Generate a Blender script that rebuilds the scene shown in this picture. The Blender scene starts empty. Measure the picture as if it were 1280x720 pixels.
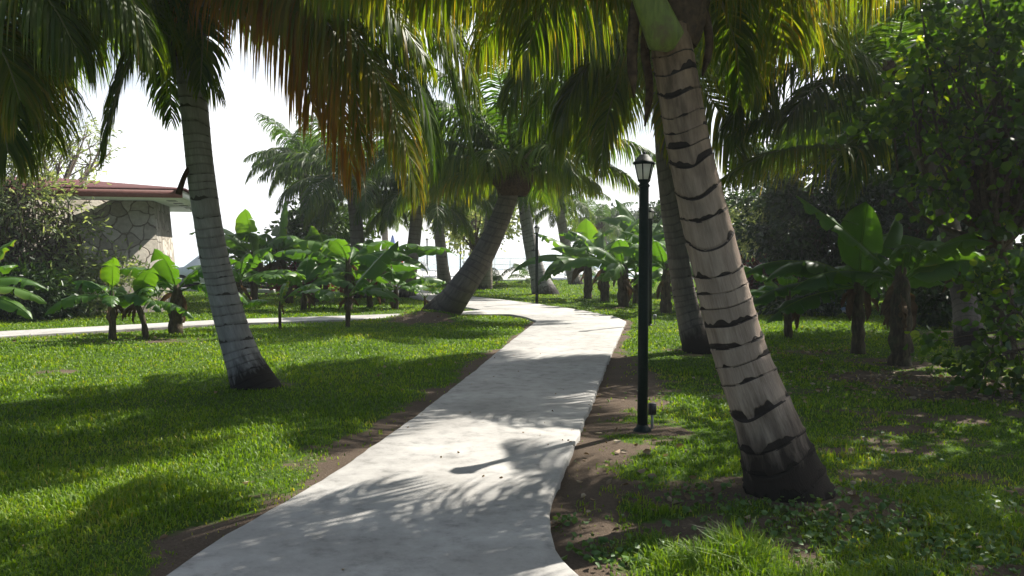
import bpy, math, random
import numpy as np
from mathutils import Vector, Matrix, noise as mnoise

R = math.radians
SC = bpy.context.scene
COL = SC.collection
UP = np.array([0., 0., 1.])

# ------------------------------------------------------------------ camera frame
F_PX, CAM_H = 1050.0, 1.5
PITCH = math.atan(45 / F_PX)
FW = np.array([0, math.cos(PITCH), -math.sin(PITCH)])
CU = np.array([0, math.sin(PITCH), math.cos(PITCH)])


def ray(u, v):
    return np.array([1., 0, 0]) * (u - 640) / F_PX + CU * (360 - v) / F_PX + FW


def at(u, v, y):
    """point at distance y (metres in front of the camera) seen at photo pixel u, v"""
    r = ray(u, v)
    return np.array([0, 0, CAM_H]) + r * (y / r[1])


def gnd(u, v):
    r = ray(u, v)
    p = np.array([0, 0, CAM_H]) + r * (CAM_H / -r[2])
    p[2] = 0
    return p


# ------------------------------------------------------------------ object helpers
def tag(o, label=None, cat=None, group=None, kind=None):
    if label: o['label'] = label
    if cat: o['category'] = cat
    if group: o['group'] = group
    if kind: o['kind'] = kind
    return o


def thing(name, label, cat, loc=(0, 0, 0), rz=0, group=None):
    o = bpy.data.objects.new(name, None)
    COL.objects.link(o)
    o.location = tuple(float(c) for c in loc)
    o.rotation_euler = (0, 0, rz)
    o.empty_display_size = .2
    return tag(o, label, cat, group)


def mesh_np(name, V, Fs, mats, attrs=None, smooth=True, mat_idx=None):
    V = np.asarray(V, dtype=np.float32).reshape(-1, 3)
    if not isinstance(Fs, (list, tuple)):
        Fs = [Fs]
    Fs = [np.asarray(f, dtype=np.int32) for f in Fs if len(f)]
    me = bpy.data.meshes.new(name)
    me.vertices.add(len(V))
    me.vertices.foreach_set('co', V.ravel())
    idx = np.concatenate([f.ravel() for f in Fs])
    tot = np.concatenate([np.full(len(f), f.shape[1], np.int32) for f in Fs])
    start = np.concatenate([[0], np.cumsum(tot)[:-1]]).astype(np.int32)
    me.loops.add(len(idx))
    me.loops.foreach_set('vertex_index', idx)
    me.polygons.add(len(tot))
    me.polygons.foreach_set('loop_start', start)
    me.polygons.foreach_set('loop_total', tot)
    for m in (mats if isinstance(mats, (list, tuple)) else [mats]):
        me.materials.append(m)
    if mat_idx is not None:
        me.polygons.foreach_set('material_index', np.asarray(mat_idx, np.int32))
    if smooth:
        me.polygons.foreach_set('use_smooth', np.ones(len(tot), bool))
    for k, a in (attrs or {}).items():
        a = np.asarray(a, np.float32)
        if a.ndim == 1:
            at_ = me.attributes.new(k, 'FLOAT', 'POINT')
            at_.data.foreach_set('value', a)
        else:
            at_ = me.attributes.new(k, 'FLOAT_VECTOR', 'POINT')
            at_.data.foreach_set('vector', a.ravel())
    me.update(calc_edges=True)
    return me


def link(name, me, parent=None, loc=None):
    o = bpy.data.objects.new(name, me)
    COL.objects.link(o)
    if parent is not None: o.parent = parent
    if loc is not None: o.location = tuple(float(c) for c in loc)
    return o


class MB:
    """collects simple solids into ONE mesh"""
    def __init__(s):
        s.V, s.F, s.n = [], {}, 0

    def add(s, V, F):
        V = np.asarray(V, float).reshape(-1, 3)
        for f in F:
            s.F.setdefault(len(f), []).append([i + s.n for i in f])
        s.V.append(V); s.n += len(V)
        return s

    def box(s, c, d, rz=0, bev=0.0):
        x, y, z = [k / 2 for k in d]
        b = min(bev, x * .9, y * .9, z * .9)
        if b <= 0:
            P = [(-x, -y, -z), (x, -y, -z), (x, y, -z), (-x, y, -z), (-x, -y, z), (x, -y, z), (x, y, z), (-x, y, z)]
            Fc = [(0, 3, 2, 1), (4, 5, 6, 7), (0, 1, 5, 4), (1, 2, 6, 5), (2, 3, 7, 6), (3, 0, 4, 7)]
        else:
            P, ring = [], [(-z, b), (-z + b, 0), (z - b, 0), (z, b)]
            for zz, i in ring:
                P += [(-x + b, -y + i, zz), (x - b, -y + i, zz), (x - i, -y + b, zz), (x - i, y - b, zz),
                      (x - b, y - i, zz), (-x + b, y - i, zz), (-x + i, y - b, zz), (-x + i, -y + b, zz)]
            Fc = [tuple(range(7, -1, -1)), tuple(range(24, 32))]
            for r in range(3):
                for k in range(8):
                    a, bb = r * 8 + k, r * 8 + (k + 1) % 8
                    Fc.append((a, bb, bb + 8, a + 8))
        P = np.array(P)
        ca, sa = math.cos(rz), math.sin(rz)
        Q = np.c_[P[:, 0] * ca - P[:, 1] * sa, P[:, 0] * sa + P[:, 1] * ca, P[:, 2]] + np.asarray(c, float)
        return s.add(Q, Fc)

    def tube(s, pts, rad, n=8, cap=True):
        V, Fq = tube_geo(pts, rad, n)
        F = [tuple(f) for f in Fq]
        if cap:
            F.append(tuple(range(n - 1, -1, -1)))
            m = len(V) - n
            F.append(tuple(range(m, m + n)))
        return s.add(V, F)

    def lathe(s, prof, c=(0, 0, 0), n=16, rot=0.0):
        c = np.asarray(c, float)
        V = []
        for r, z in prof:
            for k in range(n):
                a = 2 * math.pi * k / n + rot
                V.append((c[0] + r * math.cos(a), c[1] + r * math.sin(a), c[2] + z))
        F = []
        for i in range(len(prof) - 1):
            for k in range(n):
                a, b = i * n + k, i * n + (k + 1) % n
                F.append((a, b, b + n, a + n))
        F.append(tuple(range(n - 1, -1, -1)))
        m = (len(prof) - 1) * n
        F.append(tuple(range(m, m + n)))
        return s.add(V, F)

    def build(s, name, mat, parent=None, smooth=False, loc=None):
        me = mesh_np(name, np.vstack(s.V), [np.array(f) for f in s.F.values()], mat, smooth=smooth)
        return link(name, me, parent, loc)


def spline(pts, m):
    """Catmull-Rom resampled to m points at even arc length"""
    P = np.asarray(pts, float)
    if len(P) == 2:
        return P[0] + (P[1] - P[0]) * np.linspace(0, 1, m)[:, None]
    Q = np.vstack([2 * P[0] - P[1], P, 2 * P[-1] - P[-2]])
    out = []
    for i in range(1, len(Q) - 2):
        t = np.linspace(0, 1, 24, endpoint=False)[:, None]
        a, b, c, d = Q[i - 1], Q[i], Q[i + 1], Q[i + 2]
        out.append(.5 * (2 * b + (c - a) * t + (2 * a - 5 * b + 4 * c - d) * t ** 2 + (3 * b - a - 3 * c + d) * t ** 3))
    out = np.vstack(out + [P[-1:]])
    L = np.r_[0, np.cumsum(np.linalg.norm(np.diff(out, axis=0), axis=1))]
    s = np.linspace(0, L[-1], m)
    return np.c_[[np.interp(s, L, out[:, k]) for k in range(3)]].T


def nrm(a):
    return a / np.maximum(np.linalg.norm(a, axis=-1, keepdims=True), 1e-9)


def frames(P):
    T = nrm(np.gradient(P, axis=0))
    ref = np.array([1., 0, 0]) if abs(T[0, 2]) > .6 else UP
    N = np.zeros_like(T)
    n = ref - T[0] * ref.dot(T[0])
    for i in range(len(T)):
        n = n - T[i] * n.dot(T[i])
        n = n / max(np.linalg.norm(n), 1e-9)
        N[i] = n
    return T, N, np.cross(T, N)


def tube_geo(pts, rad, n=8, flat=None):
    P = np.asarray(pts, float)
    rad = np.broadcast_to(np.asarray(rad, float), (len(P),))
    T, N, B = frames(P)
    a = np.arange(n) * 2 * math.pi / n
    V = P[:, None] + rad[:, None, None] * (np.cos(a)[None, :, None] * N[:, None] + np.sin(a)[None, :, None] * B[:, None])
    i = np.arange(len(P) - 1)[:, None] * n
    k = np.arange(n)[None]
    k2 = (k + 1) % n
    F = np.stack([i + k, i + k2, i + n + k2, i + n + k], -1).reshape(-1, 4)
    return V.reshape(-1, 3), F


# ------------------------------------------------------------------ materials
class NT:
    def __init__(s, name):
        s.m = bpy.data.materials.new(name)
        s.m.use_nodes = True
        s.t = s.m.node_tree
        s.t.nodes.clear()
        s.out = s.n('ShaderNodeOutputMaterial')

    def n(s, typ, _set=None, **inp):
        nd = s.t.nodes.new(typ)
        for k, v in (_set or {}).items(): setattr(nd, k, v)
        for k, v in inp.items():
            key = int(k[1:]) if k[0] == 'i' and k[1:].isdigit() else k.replace('_', ' ')
            s.put(nd.inputs[key], v)
        return nd

    def put(s, sock, v):
        if isinstance(v, bpy.types.NodeSocket): s.t.links.new(v, sock)
        elif isinstance(v, bpy.types.Node): s.t.links.new(v.outputs[0], sock)
        else: sock.default_value = v

    def attr(s, name, out='Fac'):
        return s.n('ShaderNodeAttribute', {'attribute_name': name}).outputs[out]

    def noise(s, vec=None, scale=5., detail=4., rough=.55, out='Fac'):
        nd = s.n('ShaderNodeTexNoise', Scale=scale, Detail=detail, Roughness=rough)
        if vec is not None: s.put(nd.inputs['Vector'], vec)
        return nd.outputs[out]

    def ramp(s, fac, stops, interp='LINEAR'):
        nd = s.n('ShaderNodeValToRGB')
        nd.color_ramp.interpolation = interp
        el = nd.color_ramp.elements
        while len(el) < len(stops): el.new(.5)
        for e, (p, c) in zip(el, stops):
            e.position = p
            e.color = (c, c, c, 1) if isinstance(c, (int, float)) else (*c, 1)
        s.put(nd.inputs[0], fac)
        return nd.outputs[0]

    def math(s, op, a, b=0., c=None, clamp=False):
        nd = s.n('ShaderNodeMath', {'operation': op, 'use_clamp': clamp})
        s.put(nd.inputs[0], a); s.put(nd.inputs[1], b)
        if c is not None: s.put(nd.inputs[2], c)
        return nd.outputs[0]

    def mix(s, f, a, b, mode='MIX'):
        nd = s.n('ShaderNodeMix', {'data_type': 'RGBA', 'blend_type': mode})
        s.put(nd.inputs[0], f)
        for i, v in ((6, a), (7, b)):
            if isinstance(v, tuple) and len(v) == 3: v = (*v, 1)
            s.put(nd.inputs[i], v)
        return nd.outputs[2]

    def coord(s, out='Object'):
        return s.n('ShaderNodeTexCoord').outputs[out]

    def mapping(s, vec, scale=(1, 1, 1)):
        nd = s.n('ShaderNodeMapping')
        s.put(nd.inputs['Vector'], vec); nd.inputs['Scale'].default_value = scale
        return nd.outputs[0]

    def bump(s, h, strength=.3, dist=.02):
        return s.n('ShaderNodeBump', Strength=strength, Distance=dist, Height=h).outputs[0]

    def principled(s, color, rough=.6, spec=.5, normal=None, metal=0.):
        nd = s.n('ShaderNodeBsdfPrincipled')
        if isinstance(color, tuple) and len(color) == 3: color = (*color, 1)
        s.put(nd.inputs['Base Color'], color); s.put(nd.inputs['Roughness'], rough)
        s.put(nd.inputs['Specular IOR Level'], spec); s.put(nd.inputs['Metallic'], metal)
        if normal is not None: s.put(nd.inputs['Normal'], normal)
        return nd.outputs[0]

    def done(s, sh, disp=None):
        s.t.links.new(sh, s.out.inputs['Surface'])
        return s.m


def leaf_mat(name, stops, trans=.4, tcol=(1.5, 1.35, .55), rough=.45, spec=.4, attr='age', mot=.25):
    """thin leaf: colour from the per-leaf attribute, part of the light passes through the blade"""
    t = NT(name)
    nz = t.noise(t.coord(), 3.5, 3)
    f = t.math('ADD', t.attr(attr), t.math('MULTIPLY', t.math('SUBTRACT', nz, .5), mot))
    col = t.ramp(f, stops)
    tc = t.mix(1.0, col, tcol, 'MULTIPLY')
    p = t.principled(col, rough, spec)
    tr = t.n('ShaderNodeBsdfTranslucent', Color=tc)
    mx = t.n('ShaderNodeMixShader', Fac=trans)
    t.t.links.new(p, mx.inputs[1]); t.t.links.new(tr.outputs[0], mx.inputs[2])
    return t.done(mx.outputs[0])


def plain(name, col, rough=.5, spec=.5, metal=0., var=.15, scale=12., bump=0.):
    t = NT(name)
    nz = t.noise(t.coord(), scale, 5)
    dark = tuple(c * (1 - var) for c in col); lite = tuple(min(1, c * (1 + var)) for c in col)
    c = t.ramp(nz, [(.3, dark), (.7, lite)])
    nrmv = t.bump(nz, bump, .01) if bump else None
    return t.done(t.principled(c, rough, spec, nrmv, metal))


M = {}
M['frond'] = leaf_mat('palm_leaf', [(.0, (.024, .056, .010)), (.3, (.050, .088, .012)), (.5, (.105, .135, .015)),
                                    (.66, (.22, .15, .025)), (.82, (.36, .15, .035)), (1., (.15, .115, .08))],
                      trans=.52, tcol=(2.0, 2.15, .4), rough=.5, spec=.28)
M['rachis'] = leaf_mat('palm_leaf_stalk', [(0, (.10, .13, .03)), (.5, (.17, .16, .045)), (1, (.16, .11, .06))], trans=.0, rough=.45)
M['fibre'] = plain('palm_fibre', (.06, .038, .022), .9, .2, var=.6, scale=25, bump=.6)
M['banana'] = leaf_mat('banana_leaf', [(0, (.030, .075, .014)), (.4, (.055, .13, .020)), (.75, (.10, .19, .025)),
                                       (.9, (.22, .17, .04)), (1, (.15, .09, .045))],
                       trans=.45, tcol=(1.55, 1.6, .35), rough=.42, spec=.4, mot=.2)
M['dry'] = leaf_mat('dry_banana_leaf', [(0, (.06, .04, .025)), (1, (.15, .105, .065))], trans=.2, tcol=(1.3, 1.1, .8), rough=.85, spec=.15)
M['seagrape'] = leaf_mat('broad_leaf', [(0, (.018, .045, .010)), (.5, (.055, .115, .016)), (.85, (.12, .20, .02)), (1, (.28, .32, .03))],
                         trans=.58, tcol=(1.5, 1.6, .4), rough=.22, spec=.7, mot=.1)
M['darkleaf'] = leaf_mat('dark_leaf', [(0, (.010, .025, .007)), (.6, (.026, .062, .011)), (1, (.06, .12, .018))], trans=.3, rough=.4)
M['paleleaf'] = leaf_mat('pale_leaf', [(0, (.11, .15, .065)), (.6, (.24, .28, .14)), (1, (.40, .41, .26))], trans=.5, tcol=(1.5, 1.5, .7), rough=.5)
M['redleaf'] = leaf_mat('red_leaf', [(0, (.05, .02, .015)), (.6, (.17, .02, .03)), (1, (.07, .08, .02))], trans=.25, tcol=(1.5, .8, .7))
M['greyleaf'] = leaf_mat('grey_leaf', [(0, (.09, .115, .09)), (1, (.19, .22, .17))], trans=.2, tcol=(1.1, 1.1, .8), rough=.6)
M['bark'] = plain('bark', (.085, .065, .045), .9, .2, var=.45, scale=18, bump=.5)
M['weed'] = leaf_mat('weed_leaf', [(0, (.05, .11, .02)), (1, (.14, .24, .07))], trans=.3, rough=.5, spec=.4)
M['litter'] = leaf_mat('fallen_leaf', [(0, (.13, .085, .05)), (.6, (.26, .19, .12)), (1, (.42, .35, .26))], trans=.1, rough=.8, spec=.2)


def grass_mat():
    t = NT('grass_blade')
    pos = t.coord()
    big = t.noise(pos, .55, 3)
    f = t.math('ADD', t.attr('tint'), t.math('ADD', t.math('MULTIPLY', t.math('SUBTRACT', big, .5), 1.2), t.math('MULTIPLY', t.math('SUBTRACT', t.noise(pos, 2.3, 4, .6), .5), .7)))
    col = t.ramp(f, [(0, (.040, .095, .008)), (.42, (.10, .185, .010)), (.75, (.175, .25, .018)), (1, (.30, .27, .07))])
    p = t.principled(col, .5, .3)
    tr = t.n('ShaderNodeBsdfTranslucent', Color=t.mix(1., col, (1.9, 1.8, .4), 'MULTIPLY'))
    mx = t.n('ShaderNodeMixShader', Fac=.4)
    t.t.links.new(p, mx.inputs[1]); t.t.links.new(tr.outputs[0], mx.inputs[2])
    return t.done(mx.outputs[0])


M['grass'] = grass_mat()


def ground_mat():
    t = NT('ground_soil_and_turf')
    pos = t.coord()
    brk = t.noise(pos, 5.5, 6, .65)
    s = t.math('ADD', t.attr('soil'), t.math('MULTIPLY', t.math('SUBTRACT', brk, .5), 1.3))
    mask = t.ramp(s, [(.42, 0.), (.60, 1.)])
    fine = t.noise(pos, 55, 8, .78)
    soil = t.ramp(fine, [(.25, (.050, .036, .026)), (.55, (.110, .082, .060)), (.8, (.20, .158, .122))])
    blot = t.noise(pos, 2.2, 4)
    soil = t.mix(t.ramp(blot, [(.4, 0.), (.7, .55)]), soil, (.155, .115, .083))
    turf = t.ramp(t.noise(pos, 21, 6, .7), [(.3, (.035, .062, .010)), (.6, (.062, .115, .014)), (.8, (.12, .125, .035))])
    col = t.mix(mask, turf, soil)
    h = t.math('ADD', fine, t.noise(pos, 140, 3))
    return t.done(t.principled(col, .95, .1, t.bump(h, .7, .025)))


M['ground'] = ground_mat()


def path_mat():
    t = NT('path_concrete')
    pos = t.coord()
    a = t.noise(pos, 1.1, 6, .62)
    b = t.noise(pos, 7.5, 6, .68)
    c = t.noise(pos, 60, 4, .7)
    base = t.ramp(a, [(.3, (.275, .262, .242)), (.55, (.365, .352, .33)), (.75, (.44, .427, .402))])
    st = t.ramp(b, [(.28, .55), (.45, .88), (.7, 1.08)])
    col = t.mix(1., base, st, 'MULTIPLY')
    sp = t.ramp(c, [(.22, .72), (.36, 1.)])
    col = t.mix(1., col, sp, 'MULTIPLY')
    # whitish scuffs and small old stains
    sc = t.ramp(t.noise(t.mapping(pos, (1, 2.2, 1)), 2.7, 7, .7), [(.66, 0.), (.78, .45)])
    col = t.mix(sc, col, (.56, .56, .57))
    sd = t.ramp(t.noise(t.mapping(pos, (1.4, 2.0, 1)), 1.7, 8, .75), [(.58, 0.), (.70, .5)])
    col = t.mix(sd, col, (.17, .155, .14))
    # earth worn over the rim
    ed = t.ramp(t.math('ADD', t.attr('edge'), t.math('MULTIPLY', b, .5)), [(.95, 0.), (1.3, .6)])
    col = t.mix(ed, col, (.27, .235, .20))
    h = t.math('ADD', t.math('MULTIPLY', b, .8), t.math('MULTIPLY', c, .5))
    return t.done(t.principled(col, .78, .3, t.bump(h, .25, .01)))


M['path'] = path_mat()


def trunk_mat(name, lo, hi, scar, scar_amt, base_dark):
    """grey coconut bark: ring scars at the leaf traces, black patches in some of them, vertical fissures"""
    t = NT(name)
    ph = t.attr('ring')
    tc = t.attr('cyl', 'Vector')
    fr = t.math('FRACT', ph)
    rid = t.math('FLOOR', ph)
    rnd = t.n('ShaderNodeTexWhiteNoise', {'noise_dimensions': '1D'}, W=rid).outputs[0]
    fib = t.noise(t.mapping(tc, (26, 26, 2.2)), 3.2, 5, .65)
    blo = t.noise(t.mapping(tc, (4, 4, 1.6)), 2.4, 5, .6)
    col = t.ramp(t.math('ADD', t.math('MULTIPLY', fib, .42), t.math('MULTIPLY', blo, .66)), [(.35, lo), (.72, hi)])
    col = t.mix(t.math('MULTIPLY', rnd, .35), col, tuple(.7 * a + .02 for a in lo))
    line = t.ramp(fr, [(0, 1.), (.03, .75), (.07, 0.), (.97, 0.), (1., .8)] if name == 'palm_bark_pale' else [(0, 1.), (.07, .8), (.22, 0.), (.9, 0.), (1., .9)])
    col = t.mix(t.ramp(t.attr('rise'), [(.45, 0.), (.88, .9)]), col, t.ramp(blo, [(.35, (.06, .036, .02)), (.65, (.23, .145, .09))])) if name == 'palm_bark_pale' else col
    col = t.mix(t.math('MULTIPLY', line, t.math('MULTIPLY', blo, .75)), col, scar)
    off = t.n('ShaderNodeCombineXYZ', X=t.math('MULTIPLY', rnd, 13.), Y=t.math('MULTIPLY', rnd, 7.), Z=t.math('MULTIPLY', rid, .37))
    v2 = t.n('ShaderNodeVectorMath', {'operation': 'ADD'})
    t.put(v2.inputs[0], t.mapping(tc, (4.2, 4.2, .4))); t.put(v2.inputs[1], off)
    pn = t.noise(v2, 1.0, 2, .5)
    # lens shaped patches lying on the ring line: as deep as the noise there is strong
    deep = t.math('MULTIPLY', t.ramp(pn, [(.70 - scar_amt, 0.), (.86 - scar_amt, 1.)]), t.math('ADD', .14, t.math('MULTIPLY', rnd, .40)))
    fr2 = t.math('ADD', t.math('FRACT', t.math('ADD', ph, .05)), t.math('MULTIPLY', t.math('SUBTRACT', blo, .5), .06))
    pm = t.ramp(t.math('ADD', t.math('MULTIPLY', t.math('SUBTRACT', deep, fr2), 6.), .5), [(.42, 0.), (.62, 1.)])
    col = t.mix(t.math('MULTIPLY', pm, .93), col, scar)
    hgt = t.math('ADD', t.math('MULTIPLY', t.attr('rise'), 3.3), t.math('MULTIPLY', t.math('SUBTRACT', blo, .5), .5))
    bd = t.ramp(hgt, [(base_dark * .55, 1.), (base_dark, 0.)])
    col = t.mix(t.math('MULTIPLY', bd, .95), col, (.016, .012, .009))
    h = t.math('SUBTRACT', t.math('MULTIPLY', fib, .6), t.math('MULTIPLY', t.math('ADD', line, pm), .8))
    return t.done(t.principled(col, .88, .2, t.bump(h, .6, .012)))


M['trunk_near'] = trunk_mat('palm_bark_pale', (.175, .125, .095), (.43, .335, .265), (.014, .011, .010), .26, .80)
M['trunk_grey'] = trunk_mat('palm_bark_grey', (.20, .185, .18), (.40, .375, .36), (.06, .052, .046), .18, .5)
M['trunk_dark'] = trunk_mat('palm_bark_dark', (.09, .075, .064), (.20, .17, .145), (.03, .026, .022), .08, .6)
M['trunk_far'] = trunk_mat('palm_bark_brown', (.15, .125, .10), (.27, .235, .195), (.05, .042, .035), .12, .4)


def stone_mat():
    t = NT('flagstone_wall')
    pos = t.coord()
    wob = t.n('ShaderNodeVectorMath', {'operation': 'ADD'})
    nz = t.n('ShaderNodeTexNoise', Scale=2.5, Detail=3.)
    t.put(nz.inputs['Vector'], pos)
    sc = t.n('ShaderNodeVectorMath', {'operation': 'SCALE', }, Scale=.22)
    t.put(sc.inputs[0], nz.outputs['Color'])
    t.put(wob.inputs[0], pos); t.put(wob.inputs[1], sc)
    ve = t.n('ShaderNodeTexVoronoi', {'feature': 'DISTANCE_TO_EDGE'}, Scale=3.1)
    vc = t.n('ShaderNodeTexVoronoi', {'feature': 'F1'}, Scale=3.1)
    t.put(ve.inputs['Vector'], wob); t.put(vc.inputs['Vector'], wob)
    ed = t.ramp(ve.outputs['Distance'], [(.012, 0.), (.05, 1.)])
    sep = t.n('ShaderNodeSeparateColor')
    t.put(sep.inputs[0], vc.outputs['Color'])
    st = t.ramp(sep.outputs[0], [(0, (.25, .225, .185)), (.5, (.34, .31, .26)), (1, (.42, .39, .34))])
    st = t.mix(1., st, t.ramp(t.noise(pos, 9, 6, .7), [(.3, .72), (.7, 1.1)]), 'MULTIPLY')
    col = t.mix(ed, (.15, .125, .10), st)
    h = t.math('ADD', t.math('MULTIPLY', ed, .8), t.math('MULTIPLY', t.noise(pos, 14, 5), .3))
    return t.done(t.principled(col, .9, .2, t.bump(h, .8, .04)))


M['stone'] = stone_mat()
M['roof'] = plain('red_roof_felt', (.095, .030, .030), .8, .3, var=.25, scale=7, bump=.3)
M['fascia'] = plain('brown_red_fascia', (.20, .075, .065), .6, .4)
M['white'] = plain('white_paint', (.78, .78, .76), .5, .4, var=.06)
M['post'] = plain('dark_green_metal', (.006, .014, .012), .6, .2, var=.3, scale=40)
M['black'] = plain('black_plastic', (.015, .015, .016), .45, .5)
M['greyplastic'] = plain('grey_plastic', (.22, .23, .23), .5, .4)
M['greenfence'] = plain('green_fence_paint', (.020, .075, .050), .55, .4, var=.3)
M['blue'] = plain('pale_blue_paint', (.24, .33, .46), .6, .4, var=.15)
M['deck'] = plain('pool_deck_concrete', (.62, .61, .58), .8, .3, var=.08, scale=3)
M['redcloth'] = plain('red_cloth', (.55, .04, .06), .85, .1)
M['bluecloth'] = plain('lilac_blue_cloth', (.28, .34, .62), .85, .1)
M['rubber'] = plain('tyre_rubber', (.02, .02, .02), .85, .2)
M['carpaint'] = plain('white_car_paint', (.74, .75, .76), .22, .5, var=.02)
M['carglass'] = plain('dark_car_glass', (.02, .025, .03), .08, .6, var=.02)
M['coconut'] = plain('green_coconut', (.13, .17, .04), .4, .4, var=.35, scale=9)
M['kerb'] = plain('kerb_concrete', (.42, .41, .39), .85, .2)


def stalk_mat():
    t = NT('clasping_leaf_stalk')
    pos = t.coord()
    a = t.noise(t.mapping(pos, (30, 30, 4)), 1.2, 5, .6)
    b = t.noise(pos, 7, 5, .65)
    c = t.ramp(a, [(.3, (.075, .10, .018)), (.6, (.14, .17, .03)), (.8, (.20, .20, .06))])
    c = t.mix(t.ramp(b, [(.52, 0.), (.68, .85)]), c, (.10, .065, .035))
    return t.done(t.principled(c, .55, .3, t.bump(a, .5, .01)))


M['stalk'] = stalk_mat()


def glass_mat():
    t = NT('frosted_lamp_glass')
    p = t.principled((.78, .78, .74), .35, .5)
    tr = t.n('ShaderNodeBsdfTranslucent', Color=(.85, .85, .8, 1))
    mx = t.n('ShaderNodeMixShader', Fac=.5)
    t.t.links.new(p, mx.inputs[1]); t.t.links.new(tr.outputs[0], mx.inputs[2])
    return t.done(mx.outputs[0])


M['lampglass'] = glass_mat()


def water_mat(name, col):
    t = NT(name)
    h = t.noise(t.mapping(t.coord(), (1, 2.5, 1)), 2.2, 4)
    return t.done(t.principled(col, .12, .5, t.bump(h, .25, .05)))


M['sea'] = water_mat('sea_water', (.12, .30, .36))
M['pool'] = water_mat('pool_water', (.12, .42, .46))

# ------------------------------------------------------------------ the ground plan
PATH_PX = [(715, 720), (692, 697), (684, 672), (688, 640), (702, 602), (735, 520), (762, 450), (783, 404),
           (768, 397.5), (720, 388.5), (660, 380), (610, 374), (570, 370.5), (540, 366.5), (515, 361.5), (490, 356), (470, 352),
           (430, 354), (455, 359), (485, 364.5), (505, 370), (530, 376), (565, 383), (603, 389.3),
           (574, 391.5), (427, 397), (277, 402), (133, 410), (0, 417), (-260, 431),
           (-260, 441), (0, 423.5), (133, 415.5), (277, 407), (427, 402), (575, 395), (637, 394.8), (655, 398), (671, 403.3),
           (640, 428), (590, 470), (520, 525), (430, 590), (340, 645), (262, 690), (240, 704), (222, 720)]
path2d = [tuple(gnd(u, v)[:2]) for u, v in PATH_PX]
path2d = [(1.3, 1.2), (1.35, -6)][::-1] + path2d + [(-1.62, 3.2), (-1.5, 1.0), (-1.2, -6)]


def densify(poly, step):
    out = []
    for i in range(len(poly)):
        a, b = np.array(poly[i]), np.array(poly[(i + 1) % len(poly)])
        n = max(1, int(np.linalg.norm(b - a) / step))
        for k in range(n): out.append(a + (b - a) * k / n)
    return np.array(out)


PATH = densify(path2d, .12)
# soften the drawn corners a little and give the formwork edge a slight waver
for _ in range(2):
    PATH = .25 * np.roll(PATH, 1, 0) + .5 * PATH + .25 * np.roll(PATH, -1, 0)
PATH = PATH + np.array([[mnoise.noise((p[0] * 1.7, p[1] * 1.7, 0)), mnoise.noise((p[0] * 1.7, p[1] * 1.7, 9))] for p in PATH]) * .013
_rs = np.random.RandomState(4)
PATH += _rs.normal(0, .0035, PATH.shape)


def in_path(X, Y, poly=PATH):
    X = np.asarray(X); Y = np.asarray(Y)
    ins = np.zeros(X.shape, bool)
    p = poly
    q = np.roll(p, -1, 0)
    for (x1, y1), (x2, y2) in zip(p, q):
        if y1 == y2: continue
        c = ((y1 > Y) != (y2 > Y)) & (X < (x2 - x1) * (Y - y1) / (y2 - y1) + x1)
        ins ^= c
    return ins


# coarse distance-to-path table for soil strips and for grass
GX, GY = np.arange(-16, 12.01, .12), np.arange(-2, 40.01, .12)
gx, gy = np.meshgrid(GX, GY, indexing='ij')
_d = np.full(gx.shape, 9.)
for p in PATH:
    np.minimum(_d, np.hypot(gx - p[0], gy - p[1]), out=_d)
_in = in_path(gx, gy)
DT = np.where(_in, -_d, _d)


def dist_path(x, y):
    fx = np.clip((x - GX[0]) / .12, 0, len(GX) - 1.001); fy = np.clip((y - GY[0]) / .12, 0, len(GY) - 1.001)
    i, j = fx.astype(int), fy.astype(int)
    a, b = fx - i, fy - j
    d = DT[i, j] * (1 - a) * (1 - b) + DT[i + 1, j] * a * (1 - b) + DT[i, j + 1] * (1 - a) * b + DT[i + 1, j + 1] * a * b
    out = (x < GX[0]) | (x > GX[-1]) | (y < GY[0]) | (y > GY[-1])
    return np.where(out, 5., d)


def vnoise(x, y, s, seed=0):
    """cheap smooth value noise for arrays, 0..1"""
    rs = np.random.RandomState(100 + seed)
    tab = rs.rand(256, 256)
    fx, fy = x * s + 1000.5, y * s + 1000.5
    i, j = np.floor(fx).astype(int), np.floor(fy).astype(int)
    a, b = fx - i, fy - j
    a = a * a * (3 - 2 * a); b = b * b * (3 - 2 * b)
    g = lambda p, q: tab[p % 256, q % 256]
    return g(i, j) * (1 - a) * (1 - b) + g(i + 1, j) * a * (1 - b) + g(i, j + 1) * (1 - a) * b + g(i + 1, j + 1) * a * b


PATCH = []        # bare earth: (x, y, rx, ry, amount)
for (u, v, rx, ry, am) in [(980, 628, .85, .5, 1.05), (1120, 600, .7, .4, .9), (870, 630, .5, .3, .8), (1000, 690, .4, .25, .6), (700, 700, .5, .5, .75), (885, 660, .5, .3, .7),
                           (1060, 660, .6, .28, .6), (815, 540, .5, .45, .8),
                           (1050, 520, 1.2, .5, .45), (1180, 560, 1.0, .5, .5), (960, 480, .8, .5, .5), (1230, 490, 1.3, .75, 1.1), (1120, 470, 1.3, .7, .8), (1000, 440, 1.0, .6, .6), (1290, 520, .9, .5, .8),
                           (530, 404, .75, .7, .85), (640, 440, .35, .5, .5), (180, 428, 1.5, .5, .65), (60, 468, .7, .5, .5),
                           (340, 478, .4, .4, .6), (872, 440, .6, .8, .7), (1080, 448, .8, .7, .7), (1140, 455, .7, .7, .8),
                           (400, 377, 1.5, 1.2, .6), (770, 385, 1.2, 1., .45), (240, 690, .4, .5, .6)]:
    g = gnd(u, v); PATCH.append((g[0], g[1], rx, ry, am))


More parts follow.
